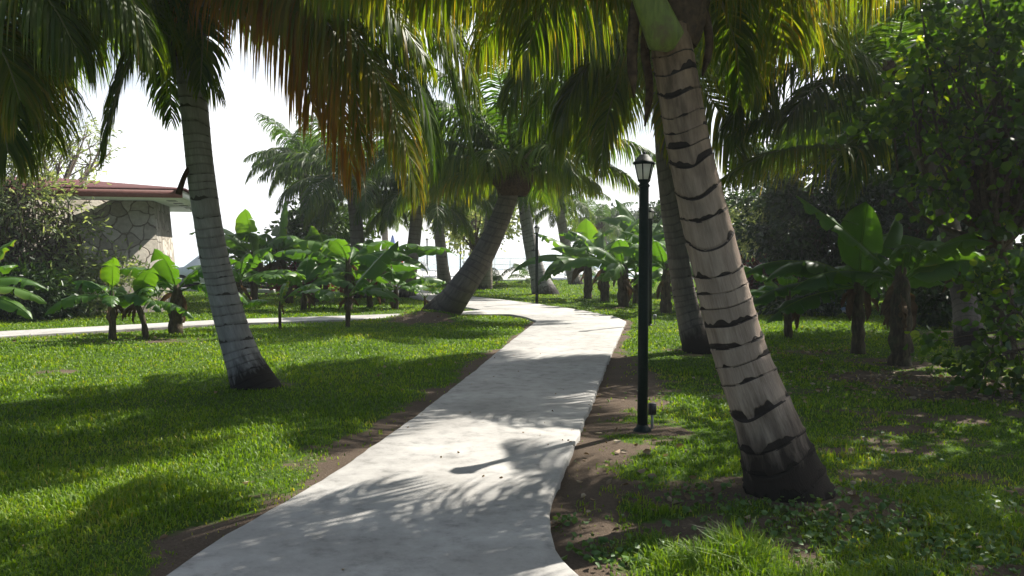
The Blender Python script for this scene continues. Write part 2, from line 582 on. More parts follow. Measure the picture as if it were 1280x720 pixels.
def soil_at(x, y):
    d = dist_path(x, y)
    n1 = vnoise(x, y, .9, 1); n2 = vnoise(x, y, 2.6, 2)
    # the earth strip is broader on the right of the near path
    right = (x > .0 + (y - 5) * .16) & (y < 12)
    wdt = np.where(right, .55, np.where(y < 13, .36, .12)) * (.55 + .9 * n1)
    s = np.clip(1.15 - d / np.maximum(wdt, .02) * .75, 0, 1)
    for (px, py, rx, ry, am) in PATCH:
        q = ((x - px) / rx) ** 2 + ((y - py) / ry) ** 2
        s = np.maximum(s, am * np.exp(-q * 1.1))
    # under the dark trees on the right the turf thins out
    s = np.maximum(s, np.clip((x - 4.5 - .1 * y) * .28, 0, .55) * (y < 16) * (y > 6))
    # thin, patchy turf on the right of the path
    thin = np.clip((x - 1.2) / 1.2, 0, 1) * np.clip((13 - y) / 4, 0, 1)
    s = np.maximum(s, thin * np.clip(.20 + .75 * (vnoise(x, y, 1.1, 14) - .38) + .5 * (vnoise(x, y, 3.3, 15) - .5), 0, .8))
    s = s + (n2 - .5) * .6 * (s > .03) + (vnoise(x, y, 6., 3) - .5) * .5 * (s > .03)
    return np.clip(s, 0, 1)


MOUND = gnd(533, 402)


def height(x, y):
    h = .03 * (vnoise(x, y, .35, 5) - .5) + .02 * (vnoise(x, y, 1.3, 6) - .5)
    h = h * np.clip(dist_path(x, y) / .5, 0, 1)
    h += .22 * np.exp(-(((x - MOUND[0]) / .8) ** 2 + ((y - MOUND[1] - .2) / .8) ** 2))
    bp = gnd(990, 630)
    h += .09 * np.exp(-(((x - bp[0]) / .6) ** 2 + ((y - bp[1]) / .6) ** 2))
    h = np.where(y > 70, h - np.clip((y - 70) / 12, 0, 1) * 1.6, h)
    return h


def axis(parts, lo, hi):
    a = []
    for s, e, st in parts: a += list(np.arange(s, e, st))
    a.append(parts[-1][1])
    q, st = a[-1], parts[-1][2]
    while q < hi: st *= 1.5; q += st; a.append(q)
    q, st, pre = a[0], parts[0][2], []
    while q > lo: st *= 1.5; q -= st; pre.append(q)
    return np.array(pre[::-1] + a)


ax = axis([(-20, -9, .5), (-9, 9, .11), (9, 22, .5)], -450, 450)
ay = axis([(-5, 3, .4), (3, 15, .10), (15, 32, .25), (32, 90, 1.0)], -60, 800)
X, Y = np.meshgrid(ax, ay, indexing='ij')
Z = height(X, Y)
dp = dist_path(X, Y)
Z = np.where(dp < -.05, -.03, np.where(dp < .04, np.minimum(Z, 0.0), Z))
nx, ny = len(ax), len(ay)
ii, jj = np.meshgrid(np.arange(nx - 1), np.arange(ny - 1), indexing='ij')
Fg = np.stack([ii * ny + jj, (ii + 1) * ny + jj, (ii + 1) * ny + jj + 1, ii * ny + jj + 1], -1).reshape(-1, 4)
me = mesh_np('ground', np.stack([X, Y, Z], -1), Fg, M['ground'], {'soil': soil_at(X, Y).ravel()})
tag(link('ground', me), 'lawn ground with brown earth along the path edges', 'ground', kind='structure')


def slab(name, poly, top, bot, mat, rim=.012):
    n = len(poly)
    t = nrm(np.roll(poly, -1, 0) - np.roll(poly, 1, 0))
    inn = np.c_[-t[:, 1], t[:, 0]]
    area = .5 * np.sum(poly[:, 0] * np.roll(poly[:, 1], -1) - np.roll(poly[:, 0], -1) * poly[:, 1])
    if area < 0: inn = -inn
    rings = [(poly, bot), (poly, top - rim), (poly + inn * rim * .5, top - rim * .35), (poly + inn * rim * 1.6, top)]
    V = np.vstack([np.c_[p, np.full(n, z)] for p, z in rings])
    k = np.arange(n); k2 = (k + 1) % n
    Q = np.vstack([np.stack([r * n + k, r * n + k2, (r + 1) * n + k2, (r + 1) * n + k], -1) for r in range(3)])
    from mathutils.geometry import tessellate_polygon
    tri = np.array(tessellate_polygon([[Vector((*p, 0)) for p in rings[3][0]]])) + 3 * n
    return V, [Q, tri], np.r_[np.ones(3 * n), np.full(n, .8)]


V, Fs, e = slab('path', PATH, .045, -.06, None)
me = mesh_np('concrete_path', V, Fs, M['path'], {'edge': e * 0}, smooth=False)
tag(link('concrete_path', me), 'pale concrete footpath winding between the palms, with a side branch to the left', 'path', kind='structure')

# pool deck, pool and sea far behind the lawn
deck = densify([(-26, 41), (-9, 39.5), (-4.5, 43), (8, 46), (30, 46), (30, 68), (-26, 68)], 2.)
V, Fs, e = slab('deck', deck, .07, -.1, None)
tag(link('pool_deck', mesh_np('pool_deck', V, Fs, M['deck'], smooth=False)), 'bright pale pool terrace beyond the lawn', 'terrace', kind='structure')
pool = densify([(3.2, 48.5), (14, 48.5), (14, 56), (3.2, 56)], 1.)
V, Fs, e = slab('pool', pool, .078, .02, None)
tag(link('pool_water', mesh_np('pool_water', V, Fs, M['pool'], smooth=False)), 'turquoise pool water behind the banana plants', 'pool', kind='structure')
me = mesh_np('sea', [(-900, 76, -.5), (900, 76, -.5), (900, 1300, -.5), (-900, 1300, -.5)], np.array([[0, 1, 2, 3]]), M['sea'])
tag(link('sea', me), 'bright sea at the horizon', 'sea', kind='structure')

# ------------------------------------------------------------------ grass
def grass():
    rs = np.random.RandomState(11)
    N = 430000
    d = np.exp(rs.uniform(math.log(3.3), math.log(46.), N))
    a = rs.uniform(-.86, .86, N)            # tan of the angle off the view axis
    x, y = d * a, d
    # second, denser band close by
    keep = ~(in_path(x, y)) if False else (dist_path(x, y) > .02 - .05 * (vnoise(x, y, 3., 21) > .62))
    s = soil_at(x, y)
    keep &= rs.rand(N) > np.clip(s * 1.5 - .12, 0, .985)
    keep &= ~((y > 39.3) & (x < 30) & (y > 39 + np.clip((x + 9) * .45, 0, 6.6)))
    x, y, s = x[keep], y[keep], s[keep]
    n = len(x)
    d = np.hypot(x, y)
    clump = vnoise(x, y, 1.5, 8); clump2 = vnoise(x, y, 5., 9)
    h = rs.uniform(.022, .048, n) * (.6 + .8 * clump) * (1 - .35 * s)
    # longer, unmown tufts by the near right corner
    for (u, v, r, am) in [(890, 705, .42, .75), (800, 630, .25, 1.2), (1010, 715, .6, 1.0), (1230, 660, .5, .8), (1060, 560, .4, .5), (90, 620, .9, .45), (850, 560, .35, .5), (830, 500, .5, .4)]:
        g = gnd(u, v)
        h *= 1 + am * np.exp(-((x - g[0]) ** 2 + (y - g[1]) ** 2) / r ** 2) * (.4 + 1.2 * clump2)
    w = .0011 + .00056 * d
    h = h * (1 + .012 * d)
    az = rs.uniform(0, 2 * math.pi, n)
    lean = rs.uniform(.15, 1.1, n)
    z0 = height(x, y) - .006
    dx, dy = np.cos(az), np.sin(az)
    wx, wy = -dy, dx
    tw = rs.uniform(-.9, .9, n)
    wx, wy = wx * np.cos(tw) - wy * np.sin(tw), wx * np.sin(tw) + wy * np.cos(tw)
    B = np.c_[x, y, z0]
    Wv = np.c_[wx, wy, np.zeros(n)] * w[:, None]
    mid = B + np.c_[dx * h * lean * .28, dy * h * lean * .28, h * .62]
    tip = B + np.c_[dx * h * lean, dy * h * lean, h * (1.05 - .32 * lean)]
    V = np.stack([B - Wv, B + Wv, mid + Wv * .8, mid - Wv * .8, tip], 1).reshape(-1, 3)
    i = np.arange(n) * 5
    Q = np.stack([i, i + 1, i + 2, i + 3], -1); T3 = np.stack([i + 3, i + 2, i + 4], -1)
    tint = np.clip(rs.normal(.42, .17, n) + .22 * s, 0, 1)
    me = mesh_np('grass', V, [Q, T3], M['grass'], {'tint': np.repeat(tint, 5)}, smooth=False)
    tag(link('grass', me), 'short green lawn grass on both sides of the path', 'grass', kind='stuff')


grass()


def scatter_leaves(name, C, Nrm, size, mat, rs, ratio=.6, fold=.25, age=None, width=.5, rounded=False):
    """many small leaves as one mesh: each a folded six-point blade. C centres, Nrm direction the leaf points."""
    n = len(C)
    d = nrm(Nrm)
    r = nrm(rs.normal(size=(n, 3)))
    side = nrm(np.cross(d, r))
    nn = np.cross(side, d)
    L = np.broadcast_to(np.asarray(size, float), (n,))[:, None]
    W = L * ratio * width
    b = C
    tip = C + d * L + nn * L * -.12
    m1, m2 = C + d * L * .32, C + d * L * .72
    up = nn * W * fold * 2
    if age is None: age = np.clip(rs.normal(.42, .2, n), 0, 1)
    if rounded:
        m = C + d * L * .5
        pl = lambda t, w: (C + d * L * t - side * W * w + up * w * .8 - nn * L * .06 * t, C + d * L * t + side * W * w + up * w * .8 - nn * L * .06 * t)
        l1, r1 = pl(.10, .72); l2, r2 = pl(.48, 1.02); l3, r3 = pl(.84, .70)
        V = np.stack([b, m, tip, l1, l2, l3, r1, r2, r3], 1).reshape(-1, 3)
        i = np.arange(n) * 9
        Q = np.vstack([np.stack([i + p for p in q], -1) for q in ((0, 3, 4, 1), (1, 4, 5, 2), (0, 1, 7, 6), (1, 2, 8, 7))])
        return mesh_np(name, V, Q, mat, {'age': np.repeat(age, 9)}, smooth=True)
    V = np.stack([b, m1 - side * W + up, m2 - side * W * .8 + up, tip, m2 + side * W * .8 + up, m1 + side * W + up], 1).reshape(-1, 3)
    i = np.arange(n) * 6
    Q = np.vstack([np.stack([i, i + 1, i + 2, i + 3], -1), np.stack([i, i + 3, i + 4, i + 5], -1)])
    if age is None: age = np.clip(rs.normal(.42, .2, n), 0, 1)
    return mesh_np(name, V, Q, mat, {'age': np.repeat(age, 6)}, smooth=False)


def weeds():
    rs = np.random.RandomState(5)
    C = []
    for (u, v, rx, ry, k) in [(1090, 668, .55, .22, 420), (1190, 700, .5, .2, 420), (1000, 660, .4, .2, 200), (700, 655, .09, .07, 40), (775, 700, .12, .1, 70), (735, 690, .1, .08, 40), (1120, 640, .5, .25, 220),
                              (1245, 650, .4, .3, 200), (860, 625, .2, .1, 60), (850, 500, .3, .3, 60), (1150, 580, .8, .5, 160)]:
        g = gnd(u, v)
        C.append(np.c_[rs.normal(g[0], rx, k), rs.normal(g[1], ry, k), np.zeros(k)])
    C = np.vstack(C)
    C = C[dist_path(C[:, 0], C[:, 1]) > .03]
    C[:, 2] = height(C[:, 0], C[:, 1]) + rs.uniform(.008, .05, len(C))
    D = rs.normal(size=C.shape) * [1, 1, .35]
    tag(link('weeds', scatter_leaves('weeds', C, D, rs.uniform(.02, .045, len(C)), M['weed'], rs, .8)),
        'low round leaved weeds in the thin grass by the thick palm', 'weeds', kind='stuff')
    C = []
    for (u, v, rx, ry, k) in [(1235, 490, 1.0, .5, 520), (1130, 470, 1.1, .5, 260), (1020, 440, .9, .5, 120), (985, 630, .7, .4, 70),
                              (530, 405, .6, .5, 60), (770, 560, .35, 1.1, 50), (190, 424, 1.2, .4, 90), (560, 480, 1.2, 2.2, 50), (640, 620, 1.6, 1.2, 26)]:
        g = gnd(u, v)
        C.append(np.c_[rs.normal(g[0], rx, k), rs.normal(g[1], ry, k), np.zeros(k)])
    C = np.vstack(C)
    on = dist_path(C[:, 0], C[:, 1]) < 0
    C[:, 2] = np.where(on, .051, height(C[:, 0], C[:, 1]) + rs.uniform(.008, .03, len(C)))
    D = rs.normal(size=C.shape) * [1, 1, .12]
    sz = rs.uniform(.02, .075, len(C)) * np.where(on, .45, 1)
    tag(link('fallen_leaves', scatter_leaves('fallen_leaves', C, D, sz, M['litter'], rs, .55, age=rs.rand(len(C)))),
        'dry fallen leaves on the bare earth under the trees', 'fallen leaves', kind='stuff')


weeds()

# ------------------------------------------------------------------ palms
def palm_trunk(rs, pts, radii, spacing=.14, n=40, m=None, lip=.045):
    P0 = np.asarray(pts, float)
    Ltot = np.sum(np.linalg.norm(np.diff(spline(P0, 60), axis=0), axis=1))
    if m is None: m = int(Ltot / spacing * 9)
    m = min(m, 300)
    P = spline(P0, m)
    s = np.linspace(0, Ltot, m)
    rad = np.interp(np.linspace(0, 1, m), np.linspace(0, 1, len(radii)), radii)
    T, N, B = frames(P)
    a = np.arange(n) * 2 * math.pi / n
    # ring phase: uneven spacing, tilted and wavy rings
    warp = np.cumsum(1 + .30 * np.sin(s * 5.1 + rs.rand() * 6) + .3 * np.sin(s * 13.3 + 1.)) * (s[1] - s[0]) / spacing
    tiltp = rs.uniform(0, 6.28)
    wob = .24 * np.sin(a[None] + tiltp + .5 * np.sin(s[:, None] * 1.1)) + .05 * np.sin(3 * a + 1.3)[None] + .09 * np.sin(2 * a[None] + s[:, None] * 2.4) + .012 * np.sin(5 * a[None] - s[:, None] * 7)
    ph = warp[:, None] + wob + 40
    fr = ph - np.floor(ph)
    prof = lip * (np.exp(-fr * 9) * .3 - .5 * np.exp(-((fr - .03) / .035) ** 2) + .8 * np.clip((fr - .72) / .28, 0, 1) ** 2)
    lump = np.array([[mnoise.noise((math.cos(q) * 1.3, math.sin(q) * 1.3, z * 2.2 + tiltp)) for q in a] for z in s]) * .05
    rr = rad[:, None] * (1 + prof + lump)
    V = P[:, None] + rr[..., None] * (np.cos(a)[None, :, None] * N[:, None] + np.sin(a)[None, :, None] * B[:, None])
    i = np.arange(m - 1)[:, None] * n
    k = np.arange(n)[None]; k2 = (k + 1) % n
    F = np.stack([i + k, i + k2, i + n + k2, i + n + k], -1).reshape(-1, 4)
    cyl = np.stack([np.cos(a)[None] * rad[:, None] * 1.6, np.sin(a)[None] * rad[:, None] * 1.6, np.broadcast_to(s[:, None], (m, n)) + 0], -1)
    cyl = cyl + tiltp * 3
    rise = np.broadcast_to(s[:, None], (m, n)) / 3.3
    return V.reshape(-1, 3), F, {'ring': ph.ravel(), 'cyl': cyl.reshape(-1, 3), 'rise': rise.ravel()}


LEAF_ROWS = 5


def frond_mesh(rs, ctrl, n=70, Lmax=.75, w=.036, droop=2.2, age=.2, start=.2, fwd=(12, 58), miss=.04, roll=0., r0=.035, vee=.3, name='frond', rows=LEAF_ROWS, tiptwist=25):
    Mp = 26
    P = spline(ctrl, Mp)
    sarr = np.linspace(0, 1, Mp)
    T = nrm(np.gradient(P, axis=0))
    h = P[-1] - P[0]; h[2] = 0
    if np.linalg.norm(h) < .05: h = T[0] * [1, 1, 0]
    S0 = nrm(np.cross(h, UP))
    S = nrm(S0[None] - (T @ S0)[:, None] * T)
    N = np.cross(S, T)
    rl = roll * sarr[:, None]
    S, N = S * np.cos(rl) + N * np.sin(rl), N * np.cos(rl) - S * np.sin(rl)
    VV, FF, AG, MI, base = [], [], [], [], 0
    for side in (-1, 1):
        s = np.linspace(start, .995, n) + rs.normal(0, .25 / n, n)
        s = np.clip(s[rs.rand(n) > miss], 0, 1)
        k = len(s)
        I = lambda A: np.stack([np.interp(s, sarr, A[:, c]) for c in range(3)], -1)
        p, t, sd, nn = I(P), nrm(I(T)), nrm(I(S)), nrm(I(N))
        x = np.clip((s - start) / (1 - start), 0, 1)
        fa = np.radians(fwd[0] + (fwd[1] - fwd[0]) * x ** 1.3 + rs.normal(0, 4, k))[:, None]
        d = side * sd * np.cos(fa) + t * np.sin(fa) + nn * (vee * (1 - .6 * x) + rs.normal(0, .06, k))[:, None]
        d = nrm(d)
        L = Lmax * np.interp(x, [0, .12, .4, .75, 1], [.55, .85, 1., .72, .30]) * rs.uniform(.85, 1.1, k)
        wd = w * np.interp(x, [0, .3, .8, 1], [.75, 1, .8, .5]) * rs.uniform(.8, 1.15, k)
        tw = np.radians(rs.normal(0, tiptwist, k))[:, None]
        prof = np.interp(np.linspace(0, 1, rows), [0, .2, .55, .85, 1], [.55, 1, .85, .42, .04])
        dr = droop * rs.uniform(.65, 1.35, k)[:, None]
        seg = (L / (rows - 1))[:, None]
        q = p.copy()
        rowsv = []
        for r in range(rows):
            wv = nrm(t - np.sum(t * d, -1, keepdims=True) * d)
            wv = wv * np.cos(tw) + np.cross(d, wv) * np.sin(tw)
            hw = (wd * prof[r] * .5)[:, None]
            rowsv.append(np.stack([q - wv * hw, q + wv * hw], 1))
            d = nrm(d + np.array([0, 0, -1.]) * dr * (r + .6) / (rows - 1) ** 1.5 * .9)
            q = q + d * seg
        V = np.stack(rowsv, 1).reshape(k, rows * 2, 3)
        b = base + np.arange(k)[:, None] * rows * 2
        f = np.stack([np.stack([b[:, 0] + 2 * r, b[:, 0] + 2 * r + 1, b[:, 0] + 2 * r + 3, b[:, 0] + 2 * r + 2], -1) for r in range(rows - 1)], 1).reshape(-1, 4)
        ag = np.clip(age + rs.normal(0, .07, k), 0, 1)[:, None] + np.linspace(-.03, .12, rows)[None]
        VV.append(V.reshape(-1, 3)); FF.append(f); AG.append(np.repeat(ag.reshape(-1), 2)); MI.append(np.zeros(len(f), int))
        base += k * rows * 2
    rad = np.interp(sarr, [0, .04, .15, .5, 1], [r0 * 1.5, r0 * 1.15, r0 * .72, r0 * .45, r0 * .14])
    V, f = tube_geo(P, rad, 6)
    VV.append(V); FF.append(f + base); AG.append(np.full(len(V), min(1, age * 1.1))); MI.append(np.ones(len(f), int))
    return mesh_np(name, np.vstack(VV), np.vstack(FF), [M['frond'], M['rachis']], {'age': np.clip(np.concatenate(AG), 0, 1)},
                   smooth=True, mat_idx=np.concatenate(MI))


def arc(az, el, L, bend, k=8, power=1.25, sway=0.):
    """rachis leaving at azimuth az, elevation el (degrees) that bows down by bend over its length"""
    p = np.zeros(3); out = [p.copy()]
    for i in range(k):
        s = (i + .5) / k
        e = math.radians(el - bend * s ** power)
        a = math.radians(az + sway * s)
        p = p + np.array([math.sin(a) * math.cos(e), math.cos(a) * math.cos(e), math.sin(e)]) * L / k
        out.append(p.copy())
    return np.array(out)


def crown_fibre(rs, root, r, h, loc, tilt=None):
    """brown sheath fibre and old leaf boots round the growing point"""
    n, m = 20, 12
    V = []
    for i in range(m):
        t = i / (m - 1)
        rr = r * (1.0 + .55 * math.sin(min(1, t * 1.5) * math.pi * .6)) * (1 - max(0, t - .55) * 1.7)
        for k in range(n):
            a = k / n * 2 * math.pi
            q = rr * (1 + .22 * mnoise.noise((math.cos(a) * 2, math.sin(a) * 2, t * 3 + loc[0])) + .10 * math.sin(a * 5 + i * 1.3))
            V.append((q * math.cos(a), q * math.sin(a), (t - .32) * h))
    V = np.array(V)
    i = np.arange(m - 1)[:, None] * n
    k = np.arange(n)[None]; k2 = (k + 1) % n
    F = np.stack([i + k, i + k2, i + n + k2, i + n + k], -1).reshape(-1, 4)
    me = mesh_np('leaf_base', V, [F, np.array([list(range((m - 1) * n, m * n))])], M['fibre'])
    return link('leaf_base', me, root, loc)


def coconuts(rs, root, c, k, r, nut=.10):
    me = None
    for i in range(k):
        a, e = rs.uniform(0, 6.28), rs.uniform(-.5, .1)
        p = c + np.array([math.cos(a) * r * rs.uniform(.8, 1.2), math.sin(a) * r * rs.uniform(.8, 1.2), -.12 + e * r])
        if me is None:
            b = MB().lathe([(.01, -1.15), (.45, -1.0), (.82, -.55), (.98, 0), (.86, .5), (.5, .92), (.05, 1.1)], n=12)
            o = b.build('coconut', M['coconut'], root, True); me = o.data
        else:
            o = link('coconut', me, root)
        o.location = tuple(float(t) for t in p); o.scale = (nut, nut, nut)
        o.rotation_euler = (rs.uniform(-.5, .5), rs.uniform(-.5, .5), 0)


LIB = {}


def lib_frond(cls, v):
    """shared frond meshes for the palms farther off, by how high they stand"""
    key = (cls, v)
    if key not in LIB:
        rs = np.random.RandomState(900 + cls * 7 + v)
        el = [72, 48, 24, 0, -28, -55][cls]
        bend = [72, 92, 92, 72, 50, 28][cls] + rs.uniform(-8, 8)
        age = [.12, .2, .27, .34, .46, .72][cls]
        LIB[key] = frond_mesh(rs, arc(0, el, 3.0, bend, sway=rs.uniform(-18, 18)), n=84, Lmax=1.0, w=.05, droop=3.3 + .5 * (cls > 2), age=age, rows=4)
    return LIB[key]


def far_crown(rs, root, loc, n=17, scale=1., low=True, ageup=0):
    for i in range(n):
        t = i / n
        cls = min(3, int(t * 4.0))
        o = link('frond', lib_frond(cls, rs.randint(0, 3)), root, loc)
        az = i * 2.39996 + rs.uniform(-.25, .25)
        sc = scale * rs.uniform(.85, 1.12) * (.72 if cls == 3 else 1)
        o.rotation_euler = (rs.uniform(-.1, .1), rs.uniform(-.1, .1), az)
        o.scale = (sc, sc, sc)


def palm(name, label, seed, pts, radii, mat, spacing=.14, n=40, group='coconut palms along the path', lip=.045, cat='palm'):
    """pts: world points from the base up; returns the thing, the crown point in its own space and a generator"""
    rs = np.random.RandomState(seed)
    base = np.asarray(pts[0], float)
    root = thing(name, label, cat, base, 0, group)
    loc = [np.asarray(p, float) - base for p in pts]
    V, F, at_ = palm_trunk(rs, [loc[0] - (loc[1] - loc[0]) * .08 - [0, 0, .08]] + loc[1:], radii, spacing, n, lip=lip)
    link('trunk', mesh_np('trunk', V, F, M[mat], at_), root)
    return root, loc[-1], rs, base


def hero(root, top, base, rs, pts, **k):
    """a frond through given world points, starting at the crown"""
    ctrl = np.vstack([[0, 0, 0]] + [np.asarray(p) - base - top for p in pts])
    return link('frond', frond_mesh(rs, ctrl, **k), root, top)


# --- the grey palm on the left lawn
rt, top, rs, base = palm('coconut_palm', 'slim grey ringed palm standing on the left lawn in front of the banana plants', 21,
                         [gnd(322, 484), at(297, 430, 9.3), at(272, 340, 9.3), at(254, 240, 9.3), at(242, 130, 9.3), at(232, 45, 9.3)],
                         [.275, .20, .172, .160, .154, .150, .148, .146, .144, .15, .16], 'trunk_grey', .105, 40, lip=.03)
crown_fibre(rs, rt, .17, .8, top + [-.05, 0, 0])
kw = dict(n=145, w=.036, Lmax=1.15)
hero(rt, top, base, rs, [at(285, -35, 8.9), at(370, -30, 8.4), at(440, 40, 8.1), at(492, 130, 8.0), at(520, 235, 8.0)], age=.50, droop=3.0, **kw)
hero(rt, top, base, rs, [at(280, -15, 9.0), at(345, -10, 8.7), at(400, 50, 8.5), at(425, 130, 8.4), at(440, 215, 8.4)], age=.76, droop=4.1, **kw)
hero(rt, top, base, rs, [at(290, -60, 9.4), at(400, -80, 9.4), at(500, -20, 9.4), at(560, 80, 9.5), at(590, 190, 9.6)], age=.30, droop=2., **kw)
hero(rt, top, base, rs, [at(190, -5, 9.1), at(120, 10, 8.8), at(60, 60, 8.5), at(10, 130, 8.4)], age=.30, droop=3.0, **kw)
hero(rt, top, base, rs, [at(180, -30, 9.3), at(90, -50, 9.4), at(10, -10, 9.4), at(-60, 70, 9.4)], age=.26, droop=2., **kw)
hero(rt, top, base, rs, [at(198, 22, 9.0), at(168, 60, 8.9), at(145, 120, 8.9), at(128, 195, 9.0)], age=.30, droop=2.2, n=100, w=.036, Lmax=.62)
hero(rt, top, base, rs, [at(238, 10, 8.8), at(252, 40, 8.6), at(252, 75, 8.6), at(250, 112, 8.6)], age=.32, droop=2., n=80, w=.036, Lmax=.5)
hero(rt, top, base, rs, [at(205, 40, 9.7), at(212, 90, 10.1), at(214, 150, 10.3)], age=.22, droop=2.0, n=80, w=.036, Lmax=.55)
hero(rt, top, base, rs, [at(265, -10, 10.2), at(330, 0, 11.), at(385, 60, 11.8)], age=.30, droop=2.7, **kw)
hero(rt, top, base, rs, [at(170, 10, 10.2), at(110, 35, 11.), at(60, 100, 11.5)], age=.26, droop=2.7, **kw)
hero(rt, top, base, rs, [at(262, -12, 8.9), at(325, -5, 8.5), at(372, 55, 8.3), at(392, 140, 8.3)], age=.72, droop=4., **dict(kw, n=90))
hero(rt, top, base, rs, [at(270, -22, 8.8), at(350, -22, 8.3), at(410, 30, 8.0), at(440, 105, 7.9), at(452, 175, 7.9)], age=.56, droop=4., **kw)
hero(rt, top, base, rs, [at(290, -50, 9.), at(410, -45, 8.8), at(485, 30, 8.7), at(530, 125, 8.7), at(545, 205, 8.8)], age=.2, droop=2.6, **kw)
hero(rt, top, base, rs, [at(290, -40, 9.9), at(400, -30, 10.6), at(490, 60, 11.), at(535, 170, 11.2)], age=.25, droop=3., **kw)
hero(rt, top, base, rs, [at(300, -60, 10.), at(430, -60, 10.8), at(540, 20, 11.3), at(600, 120, 11.5)], age=.38, droop=3., **kw)
hero(rt, top, base, rs, [at(300, -25, 9.6), at(380, 0, 10.), at(450, 70, 10.4), at(500, 160, 10.6)], age=.36, droop=3., **kw)
hero(rt, top, base, rs, [at(285, -75, 9.0), at(380, -110, 8.7), at(480, -70, 8.4), at(560, 20, 8.3), at(595, 110, 8.3)], age=.40, droop=3., **kw)
hero(rt, top, base, rs, [at(310, -50, 8.4), at(395, -60, 7.9), at(470, -10, 7.6), at(530, 70, 7.5)], age=.42, droop=3., **kw)
hero(rt, top, base, rs, [at(180, -10, 8.5), at(120, -15, 8.0), at(60, 20, 7.7), at(20, 80, 7.6)], age=.33, droop=3., **kw)
for az, el, L, bend, ag in [(95, 34, 3.7, 56, .34), (80, 58, 3.7, 60, .26), (110, 46, 3.6, 62, .3), (20, 70, 2.8, 55, .15), (140, 74, 2.6, 60, .15), (255, 66, 2.8, 60, .18), (320, 55, 3., 70, .22), (75, 52, 3.0, 75, .24), (195, 60, 2.8, 72, .22), (170, 42, 2.6, 70, .28), (215, 36, 2.8, 70, .3)]:
    link('frond', frond_mesh(rs, arc(az, el, L, bend), age=ag, droop=2.4, **kw), rt, top)
b = MB()
b.tube(spline([at(238, 205, 9.22) - base, at(230, 222, 9.15) - base, at(223, 243, 9.12) - base], 8), np.linspace(.02, .035, 8), 8)
b.build('dry_stalk', M['fibre'], rt, True)

# --- the thick pale palm close on the right
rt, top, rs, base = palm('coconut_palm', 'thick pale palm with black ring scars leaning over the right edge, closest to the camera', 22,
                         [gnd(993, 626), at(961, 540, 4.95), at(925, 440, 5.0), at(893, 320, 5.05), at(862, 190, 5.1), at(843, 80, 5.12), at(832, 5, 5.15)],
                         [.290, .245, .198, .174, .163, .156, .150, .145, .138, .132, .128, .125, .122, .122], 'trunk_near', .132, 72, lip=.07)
crown_fibre(rs, rt, .14, .7, top + [.06, .05, -.02])
kn = dict(n=150, w=.032, Lmax=1.0)
# the broad green leaf stalk hugging the top of the trunk
pet = spline([at(838, 62, 4.98) - base, at(822, 25, 4.93) - base, at(800, -25, 4.9) - base, at(770, -90, 4.9) - base], 14)
V, F = tube_geo(pet, np.interp(np.linspace(0, 1, 14), [0, .05, .3, 1], [.03, .115, .10, .045]), 14)
Vc = V.reshape(14, 14, 3); cen = Vc.mean(1, keepdims=True)
Vc = cen + (Vc - cen) * np.array([1, .5, 1])
link('leaf_stalk', mesh_np('leaf_stalk', Vc.reshape(-1, 3), F, M['stalk']), rt)
hero(rt, top, base, rs, [at(740, -120, 5.0), at(620, -150, 5.0), at(500, -120, 5.0), at(400, -40, 4.95)], age=.40, droop=4.1, r0=.05, **kn)
hero(rt, top, base, rs, [at(760, -70, 5.5), at(680, -90, 6.0), at(590, -65, 6.4), at(520, 0, 6.7)], age=.42, droop=4.1, r0=.045, **kn)
hero(rt, top, base, rs, [at(780, -50, 5.6), at(735, -50, 6.2), at(690, -10, 6.8), at(660, 60, 7.2)], age=.34, droop=3.4, **kn)
hero(rt, top, base, rs, [at(750, -100, 5.3), at(650, -130, 5.7), at(545, -95, 6.0), at(460, -15, 6.2)], age=.45, droop=4.2, r0=.045, **kn)
hero(rt, top, base, rs, [at(770, -40, 5.8), at(715, -40, 6.6), at(650, -5, 7.2), at(600, 60, 7.6)], age=.44, droop=3.6, **kn)
hero(rt, top, base, rs, [at(890, -40, 5.9), at(950, -35, 6.8), at(1010, 5, 7.4), at(1050, 70, 7.8)], age=.40, droop=3.2, **kn)
hero(rt, top, base, rs, [at(880, -60, 5.5), at(930, -50, 6.0), at(965, 0, 6.4), at(985, 60, 6.6)], age=.46, droop=3.4, **kn)
hero(rt, top, base, rs, [at(900, -90, 5.2), at(980, -120, 5.3), at(1060, -100, 5.4), at(1130, -50, 5.5)], age=.46, droop=4.1, **kn)
hero(rt, top, base, rs, [at(870, -20, 5.6), at(900, 0, 6.2), at(920, 60, 6.6), at(925, 120, 6.7)], age=.30, droop=3.0, n=100, w=.036, Lmax=.6)
hero(rt, top, base, rs, [at(845, -80, 5.9), at(850, -60, 6.8), at(850, 20, 7.6)], age=.28, droop=3.0, **kn)
for az, el, L, bend, ag in [(220, 70, 3.0, 50, .2), (130, 56, 3.2, 60, .25), (90, 50, 3.0, 60, .3), (300, 74, 3.0, 50, .2), (20, 78, 2.8, 45, .2), (275, 48, 3.5, 60, .32)]:
    link('frond', frond_mesh(rs, arc(az, el, L, bend), age=ag, droop=2., **kn), rt, top)
